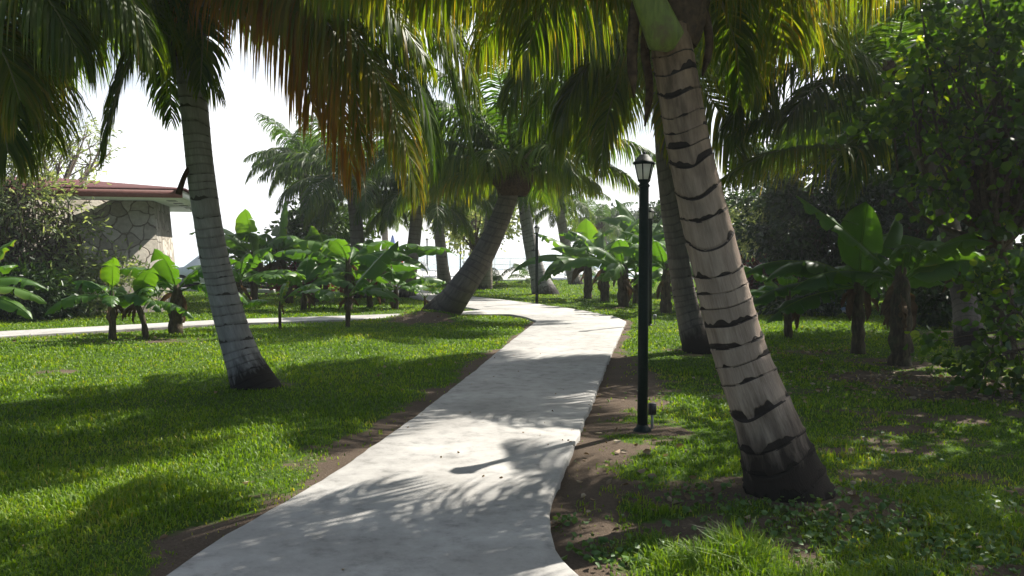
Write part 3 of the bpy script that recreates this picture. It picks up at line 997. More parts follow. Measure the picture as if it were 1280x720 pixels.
# dry flower sheath hanging left of the trunk
sp = spline([at(808, -30, 5.05) - base, at(795, 10, 5.0) - base, at(790, 70, 5.0) - base, at(793, 122, 5.02) - base], 16)
V, F = tube_geo(sp, np.interp(np.linspace(0, 1, 16), [0, .3, .8, 1], [.02, .036, .030, .006]), 10)
link('dry_sheath', mesh_np('dry_sheath', V, F, M['fibre']), rt)
sp = spline([at(872, -10, 5.2) - base, at(884, 30, 5.2) - base, at(886, 62, 5.2) - base, at(878, 95, 5.2) - base], 16)
V, F = tube_geo(sp, np.interp(np.linspace(0, 1, 16), [0, .3, .8, 1], [.02, .03, .024, .006]), 10)
link('dry_sheath', mesh_np('dry_sheath', V, F, M['fibre']), rt)
sp = spline([at(812, 0, 5.3) - base, at(806, 60, 5.35) - base, at(812, 110, 5.35) - base, at(806, 158, 5.35) - base], 16)
V, F = tube_geo(sp, np.interp(np.linspace(0, 1, 16), [0, .3, .8, 1], [.02, .03, .024, .006]), 10)
link('dry_sheath', mesh_np('dry_sheath', V, F, M['fibre']), rt)

# --- the palm right behind it
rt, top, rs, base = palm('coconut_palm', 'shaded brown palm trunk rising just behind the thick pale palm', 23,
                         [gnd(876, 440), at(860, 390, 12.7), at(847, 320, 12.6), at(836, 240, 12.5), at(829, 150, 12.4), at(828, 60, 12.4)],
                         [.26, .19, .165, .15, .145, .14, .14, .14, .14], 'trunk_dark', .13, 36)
crown_fibre(rs, rt, .17, .8, top)
km = dict(n=130, w=.040, Lmax=1.2)
hero(rt, top, base, rs, [at(770, 40, 12.2), at(725, 38, 12.0), at(675, 55, 11.9), at(630, 110, 11.9)], age=.22, droop=2.7, **km)
hero(rt, top, base, rs, [at(775, 58, 12.6), at(745, 80, 12.8), at(715, 120, 13.), at(695, 180, 13.)], age=.30, droop=3.0, **km)
hero(rt, top, base, rs, [at(780, 20, 12.5), at(740, -10, 12.6), at(680, -5, 12.6), at(620, 40, 12.6), at(580, 100, 12.6)], age=.42, droop=3.2, **km)
hero(rt, top, base, rs, [at(785, 75, 12.0), at(770, 110, 11.8), at(757, 160, 11.7), at(750, 215, 11.7)], age=.40, droop=2.7, n=100, w=.036, Lmax=.75)
hero(rt, top, base, rs, [at(840, 45, 12.5), at(885, 40, 12.6), at(935, 70, 12.6), at(965, 130, 12.6)], age=.25, droop=3.0, **km)
hero(rt, top, base, rs, [at(835, 70, 12.9), at(870, 100, 13.2), at(905, 150, 13.4), at(925, 205, 13.4)], age=.40, droop=3.0, **km)
hero(rt, top, base, rs, [at(840, 20, 12.9), at(890, -10, 13.2), at(950, 0, 13.4), at(1000, 50, 13.5)], age=.45, droop=3.2, **km)
hero(rt, top, base, rs, [at(825, 90, 12.0), at(838, 140, 11.8), at(845, 200, 11.8)], age=.46, droop=2., n=100, w=.036, Lmax=.6)
hero(rt, top, base, rs, [at(770, 50, 12.9), at(735, 60, 13.4), at(690, 95, 13.8), at(655, 160, 14.)], age=.3, droop=2.8, **km)
hero(rt, top, base, rs, [at(775, 30, 11.9), at(735, 10, 11.4), at(690, 25, 11.0), at(655, 75, 10.9), at(635, 140, 10.9)], age=.38, droop=3., **km)
hero(rt, top, base, rs, [at(780, 5, 12.2), at(730, -40, 12.2), at(660, -55, 12.2), at(585, -10, 12.2), at(540, 60, 12.2)], age=.4, droop=3., **km)
hero(rt, top, base, rs, [at(790, 60, 12.9), at(770, 80, 13.5), at(745, 130, 14.), at(730, 190, 14.2)], age=.4, droop=2.8, **km)
hero(rt, top, base, rs, [at(780, 66, 12.2), at(750, 70, 12.0), at(722, 100, 11.9), at(700, 150, 11.9)], age=.34, droop=2.8, **km)
hero(rt, top, base, rs, [at(845, 50, 13.), at(890, 45, 13.6), at(930, 90, 14.), at(955, 160, 14.)], age=.32, droop=2.8, **km)
hero(rt, top, base, rs, [at(835, 40, 12.), at(875, 30, 11.6), at(915, 55, 11.4), at(940, 105, 11.4)], age=.42, droop=2.8, **km)
for az, el, L, bend, ag in [(272, 40, 4.0, 60, .3), (258, 32, 3.8, 60, .34), (340, 62, 3.6, 70, .2), (65, 60, 3.6, 70, .2), (130, 50, 3.6, 80, .25), (250, 55, 3.8, 75, .25), (290, 48, 3.8, 80, .28), (15, 45, 3.6, 80, .28), (95, 25, 3.4, 80, .3),
                            (10, 70, 2.8, 60, .18), (100, 68, 2.8, 60, .18), (180, 60, 2.8, 70, .22), (230, 66, 2.8, 65, .2), (320, 40, 3., 80, .26), (40, 30, 3., 80, .3), (150, 30, 2.8, 80, .32), (210, 25, 2.9, 85, .34), (345, 5, 2.6, 60, .42), (185, 8, 2.6, 70, .42)]:
    link('frond', frond_mesh(rs, arc(az, el, L, bend), age=ag, droop=2.6, **km), rt, top)

# --- the leaning palm in the middle
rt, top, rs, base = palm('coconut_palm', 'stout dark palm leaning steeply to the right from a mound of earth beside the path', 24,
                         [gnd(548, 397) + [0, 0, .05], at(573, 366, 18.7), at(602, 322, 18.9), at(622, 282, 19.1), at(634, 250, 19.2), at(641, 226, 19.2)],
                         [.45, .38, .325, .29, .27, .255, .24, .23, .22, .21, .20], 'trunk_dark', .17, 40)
crown_fibre(rs, rt, .30, 1.1, top)
kc = dict(n=110, w=.048, Lmax=1.1)
for az, el, L, bend, ag in [(0, 78, 3.6, 50, .12), (95, 80, 3.8, 50, .12), (190, 76, 3.6, 56, .14), (280, 74, 3.9, 55, .15), (50, 62, 3.8, 75, .18), (130, 58, 3.6, 85, .2),
                            (230, 60, 3.7, 80, .2), (318, 56, 3.8, 80, .22), (85, 46, 3.8, 85, .25), (160, 40, 3.3, 95, .28), (255, 46, 3.6, 95, .27), (290, 30, 3.4, 90, .3), (105, 64, 3.9, 75, .2), (265, 64, 3.9, 75, .22),
                            (20, 30, 3.4, 80, .3), (75, 34, 3.2, 80, .33), (200, 44, 2.3, 85, .34), (240, 36, 2.5, 75, .36), (275, 22, 2.0, 60, .4), (100, 24, 2.0, 60, .38), (150, 66, 3.6, 70, .2), (340, 66, 3.8, 70, .2)]:
    link('frond', frond_mesh(rs, arc(az, el, L, bend, sway=rs.uniform(-15, 15)), age=ag, droop=3.4, r0=.05, **kc), rt, top)

# --- the remaining palms, farther off
G_FAR = 'coconut palms behind the path'
FAR = [
    ('palm with a bunch of green coconuts under its crown, left of the leaning palm', [gnd(509, 371), at(513, 335, 28.), at(519, 290, 28.), at(523, 248, 28.)], [.32, .24, .22, .21, .23], 1.10, 24, 14),
    ('short grey palm trunk between the coconut bearing palm and the leaning palm', [gnd(556, 357.5), at(553, 330, 36.5), at(550, 300, 36.5), at(546, 250, 36.5)], [.36, .27, .24, .22, .22], 0.90, 21, 0),
    ('grey palm with a flared foot leaning left behind the middle lamp post', [gnd(682, 367.5), at(670, 335, 30.), at(660, 290, 30.), at(650, 222, 30.)], [.52, .30, .25, .22, .2, .2], 1.10, 24, 4),
    ('thin dark palm leaning left at the edge of the pool terrace', [gnd(720, 355.5), at(711, 325, 39.), at(704, 290, 39.), at(698, 258, 39.)], [.36, .27, .24, .22, .22], 0.80, 20, 0),
    ('straight brown palm behind the left banana row, nearest to the red leaved shrubs', [gnd(449, 372), at(448, 335, 27.6), at(446, 290, 27.6), at(441, 232, 27.6)], [.33, .25, .23, .22, .23], 1.05, 24, 5),
    ('dark palm trunk standing right behind the stout leaning palm', [gnd(605, 362), at(607, 335, 33.5), at(611, 295, 33.5), at(618, 235, 33.5)], [.34, .27, .24, .23, .22], 0.90, 22, 0),
    ('pale hazy palm whose crown shows against the white sky, behind the banana clump', [gnd(392, 367), at(390, 330, 30.), at(384, 270, 30.), at(377, 208, 30.)], [.3, .24, .22, .2, .2], 0.78, 23, 0),
    ('distant slim palm on the terrace, seen above the sun loungers left of the lamps', [gnd(412, 347), at(411, 315, 49.), at(408, 272, 49.)], [.25, .2, .18, .17], 0.80, 18, 0),
    ('distant palm with a rounded crown behind the right banana clump', [gnd(757, 348), at(756, 315, 48.), at(752, 285, 48.)], [.25, .2, .18, .17], 0.80, 19, 0),
    ('distant palm far behind the leaning palm, its crown low over the terrace', [gnd(588, 346), at(590, 325, 51.), at(593, 285, 51.)], [.25, .2, .18, .17], 0.80, 18, 0),
    ('distant palm whose drooping crown stands left of the coconut bearing palm', [gnd(482, 348), at(482, 315, 48.), at(480, 268, 48.)], [.25, .2, .18, .17], 0.85, 19, 0),
]
for i, (lab, pts, rad, sc, nf, nuts) in enumerate(FAR):
    rt, top, rs, base = palm('coconut_palm', lab, 40 + i, pts, rad, 'trunk_far' if i != 2 else 'trunk_grey', .17, 20, G_FAR)
    crown_fibre(rs, rt, .2, .8, top)
    far_crown(rs, rt, top, nf, sc)
    if nuts: coconuts(rs, rt, top, nuts, .42, .115)

# --- palm on the right whose dark fronds reach into the middle
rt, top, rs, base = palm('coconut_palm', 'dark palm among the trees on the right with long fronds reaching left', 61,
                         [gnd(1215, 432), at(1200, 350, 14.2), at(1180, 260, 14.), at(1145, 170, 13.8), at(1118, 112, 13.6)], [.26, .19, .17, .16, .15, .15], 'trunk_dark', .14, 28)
crown_fibre(rs, rt, .18, .8, top)
hero(rt, top, base, rs, [at(1070, 80, 13.3), at(1010, 75, 13.), at(950, 100, 12.9), at(905, 160, 12.9)], age=.12, droop=2.7, **km)
hero(rt, top, base, rs, [at(1075, 130, 13.4), at(1030, 132, 13.2), at(970, 140, 13.1), at(920, 165, 13.1)], age=.14, droop=2.6, **km)
hero(rt, top, base, rs, [at(1080, 182, 13.2), at(1020, 184, 13.), at(960, 192, 12.8), at(905, 222, 12.7)], age=.42, droop=2.6, **km)
hero(rt, top, base, rs, [at(1095, 150, 13.0), at(1075, 190, 12.8), at(1055, 250, 12.7)], age=.22, droop=2.2, n=100, w=.036, Lmax=.7)
hero(rt, top, base, rs, [at(1150, 120, 13.), at(1180, 150, 12.8), at(1195, 210, 12.7)], age=.2, droop=2.3, **km)
hero(rt, top, base, rs, [at(1090, 40, 13.6), at(1040, 0, 13.6), at(980, 0, 13.6), at(930, 40, 13.6)], age=.3, droop=2.8, **km)
for az, el, L, bend, ag in [(0, 68, 2.8, 60, .18), (120, 60, 2.8, 70, .2), (200, 50, 2.8, 80, .24), (60, 30, 2.8, 80, .26), (160, 20, 2.8, 80, .3), (300, 60, 2.8, 70, .2), (240, 15, 2.7, 70, .28), (330, 10, 2.7, 70, .3)]:
    link('frond', frond_mesh(rs, arc(az, el, L, bend), age=ag, droop=2.4, **km), rt, top)

# --- palm just outside the left edge: only its fronds come into view
b0 = gnd(-170, 520)
rt, top, rs, base = palm('coconut_palm', 'palm at the left edge whose olive fronds hang into the upper corner', 62,
                         [b0, b0 + [-.1, .1, 1.2], b0 + [-.1, .1, 2.4], at(-75, -20, 6.9)], [.26, .2, .17, .16, .15], 'trunk_grey', .13, 28)
crown_fibre(rs, rt, .18, .8, top)
hero(rt, top, base, rs, [at(-30, -70, 6.7), at(40, -85, 6.6), at(110, -60, 6.6), at(165, 0, 6.6), at(190, 60, 6.6)], age=.33, droop=3.5, **kn)
hero(rt, top, base, rs, [at(-40, -40, 6.6), at(10, -40, 6.4), at(60, 0, 6.3), at(95, 60, 6.3)], age=.36, droop=3.5, **kn)
hero(rt, top, base, rs, [at(-55, 10, 6.5), at(-25, 30, 6.3), at(5, 70, 6.2), at(25, 125, 6.2)], age=.47, droop=3.5, **kn)
hero(rt, top, base, rs, [at(-60, 40, 7.2), at(-30, 80, 7.5), at(0, 140, 7.6), at(10, 190, 7.6)], age=.40, droop=3.2, **kn)
for az, el, L, bend, ag in [(0, 65, 3., 60, .2), (120, 64, 3., 62, .2), (240, 60, 3., 70, .25), (300, 40, 3., 80, .3), (30, 25, 3.0, 75, .36), (350, 5, 2.8, 60, .42), (70, 50, 3.4, 60, .3), (85, 36, 3.4, 56, .36)]:
    link('frond', frond_mesh(rs, arc(az, el, L, bend), age=ag, droop=3.0, **kn), rt, top)

b0 = gnd(1440, 500)
rt, top, rs, base = palm('coconut_palm', 'palm beyond the right edge whose yellow lit fronds hang in from the top', 63,
                         [b0, b0 + [-.05, .1, 1.5], b0 + [-.15, .2, 3.], at(1365, -150, 8.6)], [.26, .2, .17, .16, .15], 'trunk_grey', .13, 28)
crown_fibre(rs, rt, .18, .8, top)
hero(rt, top, base, rs, [at(1290, -190, 8.4), at(1190, -170, 8.2), at(1090, -100, 8.0), at(1010, -10, 8.0)], age=.46, droop=3.4, **kn)
hero(rt, top, base, rs, [at(1300, -150, 8.0), at(1220, -130, 7.6), at(1140, -70, 7.3), at(1080, 0, 7.3)], age=.46, droop=3.4, **kn)
hero(rt, top, base, rs, [at(1300, -210, 8.9), at(1200, -230, 9.2), at(1080, -170, 9.4), at(980, -60, 9.5)], age=.42, droop=3.4, **kn)
for az, el, L, bend, ag in [(0, 75, 3.2, 50, .2), (90, 60, 3.6, 70, .2), (135, 40, 3.6, 75, .3), (180, 55, 3.4, 66, .25), (70, 20, 3.2, 70, .36)]:
    link('frond', frond_mesh(rs, arc(az, el, L, bend), age=ag, droop=3., **kn), rt, top)

# --- stemless young palms on the far lawn
for lab, p, k, sc in [('young stemless palm on the far lawn left of the flared grey palm', gnd(621, 359), 9, .42), ('young stemless palm on the far lawn between the flared palm and the pool', gnd(659, 354), 8, .45),
                      ('low young palm on the far lawn beside the thin dark palm', gnd(742, 354), 8, .40)]:
    rt = thing('young_palm', lab, 'young palm', p, 0, 'young palms on the far lawn')
    rs = np.random.RandomState(int(p[1] * 10))
    far_crown(rs, rt, np.array([0, 0, .12]), k, sc, low=False)

# ------------------------------------------------------------------ banana plants
def banana_leaf(rs, el, L, W, bend, age=.4, tears=5, fold=.25, pet=.28, az=0., droop=.25):
    """paddle leaf: stalk, midrib, two halves that sag and split along the veins"""
    nr = 17
    path = spline(arc(az, el, L + pet, bend, 10, 1.5, rs.uniform(-15, 15)), 28)
    s = np.linspace(0, 1, 28)
    T = nrm(np.gradient(path, axis=0))
    h = path[-1] - path[0]; h[2] = 0
    S0 = nrm(np.cross(h if np.linalg.norm(h) > .02 else np.array([math.sin(math.radians(az)), math.cos(math.radians(az)), 0]), UP))
    rollv = rs.uniform(-.5, .5)
    p0 = pet / (L + pet)
    t = np.linspace(p0, 1, nr)
    I = lambda A: np.stack([np.interp(t, s, A[:, c]) for c in range(3)], -1)
    P, Tt = I(path), nrm(I(T))
    S = nrm(S0[None] - (Tt @ S0)[:, None] * Tt)
    N = np.cross(S, Tt)
    S, N = S * math.cos(rollv) + N * math.sin(rollv), N * math.cos(rollv) - S * math.sin(rollv)
    x = np.linspace(0, 1, nr)
    wid = W * .5 * np.interp(x, [0, .05, .15, .4, .65, .82, .93, 1], [.12, .50, .80, 1, .90, .66, .36, .04])
    VV, FF, AG, MI, n0 = [], [], [], [], 0
    cols = 5
    for side in (-1, 1):
        cuts = sorted(set([0, nr - 1] + list(rs.randint(2, nr - 2, tears))))
        for a, b in zip(cuts[:-1], cuts[1:]):
            sag = fold + rs.normal(0, .22 if tears > 3 else .12) if tears else fold
            shift = rs.normal(0, .10) if tears else 0
            rows = np.arange(a, b + 1)
            V = []
            for r in rows:
                narrow = 1.0
                if tears and (r == a and a > 0): shr = .06
                elif tears and (r == b and b < nr - 1): shr = -.06
                else: shr = 0
                for c in range(cols):
                    q = c / (cols - 1)
                    ang = sag + droop * q * 1.3
                    wave = .02 * math.sin(r * 1.9 + side) * q
                    off = side * S[r] * math.cos(ang) * wid[r] * q - N[r] * (math.sin(ang) * wid[r] * q * (.5 + q * .5) - wave)
                    V.append(P[r] + off + Tt[r] * (shift + shr) * q * q * W * .6 + Tt[r] * .12 * q * wid[r])
            m = len(rows)
            i, c = np.meshgrid(np.arange(m - 1), np.arange(cols - 1), indexing='ij')
            f = np.stack([i * cols + c, i * cols + c + 1, (i + 1) * cols + c + 1, (i + 1) * cols + c], -1).reshape(-1, 4)
            VV.append(np.array(V)); FF.append(f + n0); AG.append(np.tile(age + np.array([.0, 0, .02, .05, .12 + rs.uniform(0, .12)]), m)); MI.append(np.zeros(len(f), int))
            n0 += len(V)
    rad = np.interp(s, [0, p0, 1], [.022, .014, .003]) * (L / 1.2)
    V, f = tube_geo(path - np.r_[np.zeros((1, 3)), nrm(np.cross(np.cross(T[1:], UP), T[1:])) * 0], rad, 6)
    VV.append(V); FF.append(f + n0); AG.append(np.full(len(V), .72)); MI.append(np.zeros(len(f), int))
    return mesh_np('leaf', np.vstack(VV), np.vstack(FF), M['banana'], {'age': np.clip(np.concatenate(AG), 0, 1)}, mat_idx=np.concatenate(MI))


def dry_leaf(rs, L):
    n = 10
    az = rs.uniform(0, 360)
    P = spline(arc(az, rs.uniform(-30, 20), L, rs.uniform(70, 100), 8, .6), n)
    T, N, B = frames(P)
    w = L * .10 * np.interp(np.linspace(0, 1, n), [0, .2, .7, 1], [.3, 1, .9, .1])
    cols = 5
    V = []
    for i in range(n):
        for c in range(cols):
            q = (c / (cols - 1) - .5) * 2
            cr = rs.normal(0, .018)
            V.append(P[i] + N[i] * q * w[i] + B[i] * (abs(q) * w[i] * .8 + cr))
    i, c = np.meshgrid(np.arange(n - 1), np.arange(cols - 1), indexing='ij')
    f = np.stack([i * cols + c, i * cols + c + 1, (i + 1) * cols + c + 1, (i + 1) * cols + c], -1).reshape(-1, 4)
    return mesh_np('dry_leaf', np.array(V), f, M['dry'], {'age': np.clip(rs.normal(.5, .25, len(V)), 0, 1)})


def stem_mat():
    t = NT('banana_stem')
    pos = t.coord()
    a = t.noise(t.mapping(pos, (9, 9, 2)), 3, 5, .65)
    b = t.noise(pos, 6, 4)
    c = t.ramp(a, [(.3, (.020, .014, .010)), (.5, (.065, .047, .030)), (.72, (.13, .105, .06))])
    c = t.mix(t.ramp(b, [(.5, 0.), (.7, .6)]), c, (.06, .075, .028))
    return t.done(t.principled(c, .8, .25, t.bump(a, .7, .02)))


M['stem'] = stem_mat()


BAN_R = .74


def banana(label, base, hs, leaves, seed, r=.085, nl=6, L=1.15, W=.42, dry=2, lean=(0, 0), group='banana plants on the left lawn', age=.38, tears=5, sc=1.):
    """leaves: explicit list of (azimuth, elevation, length, width, bend, age); then nl more at random"""
    rs = np.random.RandomState(seed)
    rt = thing('banana_plant', label, 'banana plant', base, 0, group)
    rt.scale = (sc, sc, sc)
    r = r * BAN_R
    top = np.array([lean[0], lean[1], hs])
    P = spline([[0, 0, -.05], [lean[0] * .3, lean[1] * .3, hs * .5], top, top + [lean[0] * .2, lean[1] * .2, hs * .18]], 22)
    V, F = tube_geo(P, np.interp(np.linspace(0, 1, 22), [0, .1, .5, .85, 1], [r * 1.25, r * 1.08, r, r * .8, r * .35]), 14)
    V = V + np.array([[mnoise.noise(tuple(q * 9 + seed)), mnoise.noise(tuple(q * 9 + 50 + seed)), 0] for q in V]) * r * .42
    link('stem', mesh_np('stem', V, F, M['stem']), rt)
    spec = list(leaves)
    a0 = rs.uniform(0, 360)
    if sc > 1.1: nl += 3
    for i in range(nl):
        spec.append((a0 + i * 137.5 + rs.uniform(-20, 20), rs.uniform(18, 70), L * rs.uniform(.75, 1.1), W * rs.uniform(.8, 1.15), rs.uniform(55, 105), age + rs.normal(0, .12)))
    for (az, el, l, w, bend, ag) in spec:
        tears = rs.randint(3, 9)
        up = el > 68
        l *= 1.15; w *= 1.2
        me = banana_leaf(rs, el, l, w, bend, ag, tears=rs.randint(1, 4) if up else tears, fold=rs.uniform(.1, .4) if up else rs.uniform(.1, .5), pet=.16 if up else .25, az=az, droop=.25 if up else .3)
        link('leaf', me, rt, top + [0, 0, -.02])
    for i in range(dry):
        link('dry_leaf', dry_leaf(rs, rs.uniform(.45, .8) * max(.6, L * .75)), rt, top - [0, 0, rs.uniform(.0, .25) * hs])
    return rt


G_R = 'banana plants by the right lamp'
G_D = 'banana plants in the shade on the right'
# left row, in front of the side path
banana('narrow stemmed banana plant before the stone wall, leftmost of the left row', gnd(141, 425), .72, [(150, 66, .55, .34, 30, .62), (330, 85, .42, .10, 12, .7), (100, 20, .7, .34, 80, .3), (265, 15, .8, .3, 70, .45)], 1, .075, 2, .6, .3, 4)
banana('banana plant with a thin leaning stem, second from the left end of the row', gnd(183, 423), .62, [(120, 70, .62, .36, 50, .5), (265, 48, .55, .34, 70, .5), (80, 12, .7, .30, 70, .34)], 2, .065, 2, .6, .3, 3, (-.16, 0))
banana('thick stemmed banana plant with broad drooping leaves, left of the grey palm', gnd(220, 418), .78, [(280, 10, 1.05, .42, 60, .30), (85, 25, 1.0, .46, 85, .32), (200, 74, .75, .46, 50, .42), (60, 60, .9, .44, 75, .36), (300, 45, .9, .4, 95, .36)], 3, .16, 4, .9, .42, 6, (.03, 0))
banana('small lone banana sucker right of the grey palm', gnd(350, 411), .46, [(60, 80, .34, .16, 20, .7), (75, 55, .55, .22, 60, .55), (280, 30, .55, .24, 90, .25)], 4, .04, 1, .45, .22, 1)
banana('banana plant with one big tilted leaf on a thin stem, before the brown palm', gnd(435, 409), .62, [(65, 52, 1.15, .42, 15, .30), (285, 22, .8, .34, 50, .33), (80, 30, .8, .3, 85, .3)], 5, .06, 2, .7, .3, 2)
banana('tall banana plant behind the side path with a bright upright leaf beside the grey palm', gnd(318, 380), 1.15, [(188, 78, 1.0, .62, 25, .60), (300, 30, 1.3, .45, 80, .3), (80, 20, 1.3, .45, 70, .32)], 6, .12, 4, 1.2, .45, 3, sc=1.16)
banana('tall banana plant of the clump behind the side path, with a furled top leaf', gnd(362, 379), 1.2, [(40, 86, 1.1, .26, 10, .62), (280, 15, 1.3, .46, 55, .28), (85, 40, 1.2, .42, 80, .32), (250, 5, 1.2, .4, 50, .4)], 7, .14, 4, 1.2, .44, 5, (-.25, 0), sc=1.16)
banana('banana plant with a glowing yellow green leaf, right side of the clump', gnd(396, 378), .85, [(190, 82, .9, .5, 20, .62), (95, 22, 1.3, .45, 60, .3), (70, 50, .9, .4, 70, .55)], 8, .12, 3, 1.1, .42, 4, sc=1.16)
banana('banana plant with long dark horizontal leaves, rightmost of the clump', gnd(436, 387), 1.02, [(282, 28, 1.35, .46, 50, .25), (85, 10, 1.2, .44, 30, .22), (95, 34, 1.1, .42, 70, .28)], 9, .12, 3, 1.1, .42, 3, sc=1.16)
banana('low leafy banana plant beside the foot of the coconut bearing palm', gnd(495, 386), .50, [(60, 70, .8, .36, 60, .6), (280, 20, 1.1, .34, 60, .3), (75, 35, 1.1, .34, 70, .28)], 10, .09, 4, .9, .34, 4)
banana('tiny banana sucker standing against the mound of the leaning palm', gnd(541 - 10, 391), .36, [(70, 60, .4, .2, 50, .5), (280, 50, .4, .2, 60, .5)], 11, .045, 2, .4, .2, 1)
banana('banana plant with a dark sweeping leaf behind the low leafy one', gnd(478, 378), .95, [(85, 38, 1.6, .42, 75, .2), (270, 30, 1.2, .4, 80, .25)], 12, .10, 3, 1.1, .4, 3, sc=1.16)
banana('leafy banana plant filling the gap left of the clump, behind the grey palm', gnd(300, 386), .62, [(270, 30, 1.0, .42, 70, .3), (90, 28, 1.1, .42, 70, .3), (180, 40, .9, .42, 80, .35)], 31, .10, 4, 1.0, .42, 3, sc=1.16)
banana('half grown banana plant in front of the clump, between its two tallest stems', gnd(380, 388), .50, [(265, 35, 1.0, .40, 70, .3), (95, 30, 1.0, .40, 80, .25), (185, 45, .8, .40, 70, .5)], 32, .09, 4, .95, .40, 3, sc=1.16)
banana('half grown banana plant at the right end of the clump, by the red shrubs', gnd(462, 384), .55, [(270, 30, 1.0, .40, 70, .25), (85, 40, 1.0, .40, 80, .35)], 33, .09, 4, .95, .40, 2, sc=1.16)
# left edge: only the leaves reach into the frame
banana('banana plant at the left edge whose leaves reach in low over the lawn', gnd(-62, 430), .68, [(85, 58, 1.1, .42, 35, .62), (95, 30, 1.25, .36, 75, .62), (105, 18, 1.2, .3, 65, .55), (80, 42, 1.2, .36, 85, .36)], 13, .10, 3, 1.1, .4, 2)
# right of the path, by the lamps
banana('banana plant with a bright round upright leaf beyond the path bend', gnd(735, 374), .95, [(200, 82, .92, .62, 25, .62), (275, 22, 1.7, .40, 75, .22), (300, 40, 1.3, .42, 30, .62), (110, 35, 1.2, .42, 80, .3), (255, 5, 1.2, .4, 70, .3)], 14, .14, 3, 1.2, .42, 4, group=G_R, sc=1.22)
banana('rough stemmed banana plant next to the bright leaved one, beyond the path bend', gnd(756, 377), .95, [(85, 66, 1.2, .36, 40, .55), (60, 50, 1.3, .4, 70, .4), (295, 58, 1.2, .4, 70, .45)], 15, .14, 4, 1.2, .42, 5, group=G_R, sc=1.22)
banana('banana plant with grey sheaths on its double stem, left of the near lamp post', gnd(779, 383), .82, [(80, 58, 1.0, .30, 30, .62), (280, 35, 1.2, .42, 90, .35), (30, 55, 1.2, .42, 70, .35)], 16, .16, 4, 1.1, .42, 5, group=G_R, sc=1.22)
banana('low banana plant just left of the near lamp post, leaves arching to the grass', gnd(795, 380), .62, [(80, 45, 1.0, .34, 80, .55), (290, 50, .9, .34, 70, .5)], 17, .10, 4, .9, .36, 3, group=G_R, sc=1.22)
banana('dark stemmed banana plant right of the far lamp post', gnd(832, 391), .85, [(60, 68, 1.1, .36, 35, .62), (75, 48, 1.1, .36, 50, .55), (290, 48, 1.0, .34, 70, .5)], 18, .14, 4, 1.0, .38, 4, group=G_R, sc=1.22)
banana('small banana plant close to the shaded brown palm trunk', gnd(850, 387), .7, [(70, 60, 1.0, .4, 40, .5)], 19, .08, 4, .9, .38, 3, group=G_R, sc=1.22)
banana('tall banana plant behind the lamp posts, its leaves in full sun', gnd(808, 372), 1.35, [(300, 72, 1.3, .5, 40, .55), (60, 66, 1.3, .45, 60, .5)], 20, .13, 5, 1.3, .45, 2, group=G_R, sc=1.22)
# dark group on the right
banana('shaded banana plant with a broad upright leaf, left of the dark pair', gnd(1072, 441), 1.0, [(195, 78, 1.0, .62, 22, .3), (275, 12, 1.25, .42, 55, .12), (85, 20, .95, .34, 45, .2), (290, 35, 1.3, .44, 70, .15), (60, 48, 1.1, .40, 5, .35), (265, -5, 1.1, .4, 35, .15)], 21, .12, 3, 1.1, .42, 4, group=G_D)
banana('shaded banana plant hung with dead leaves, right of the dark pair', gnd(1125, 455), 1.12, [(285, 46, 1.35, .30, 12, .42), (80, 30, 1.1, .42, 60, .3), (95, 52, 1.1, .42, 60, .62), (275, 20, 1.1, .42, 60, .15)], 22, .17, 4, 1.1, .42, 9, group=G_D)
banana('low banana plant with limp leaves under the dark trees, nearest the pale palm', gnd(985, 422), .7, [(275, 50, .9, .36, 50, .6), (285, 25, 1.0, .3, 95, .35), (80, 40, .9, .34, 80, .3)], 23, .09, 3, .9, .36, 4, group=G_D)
banana('banana plant with sunlit silvery leaves among the dark trees at right', gnd(1205, 428), 1.25, [(270, 42, 1.1, .42, 50, .45), (110, 20, 1.0, .4, 40, .5), (180, 25, .9, .42, 50, .8)], 24, .12, 3, 1.0, .42, 3, group=G_D)


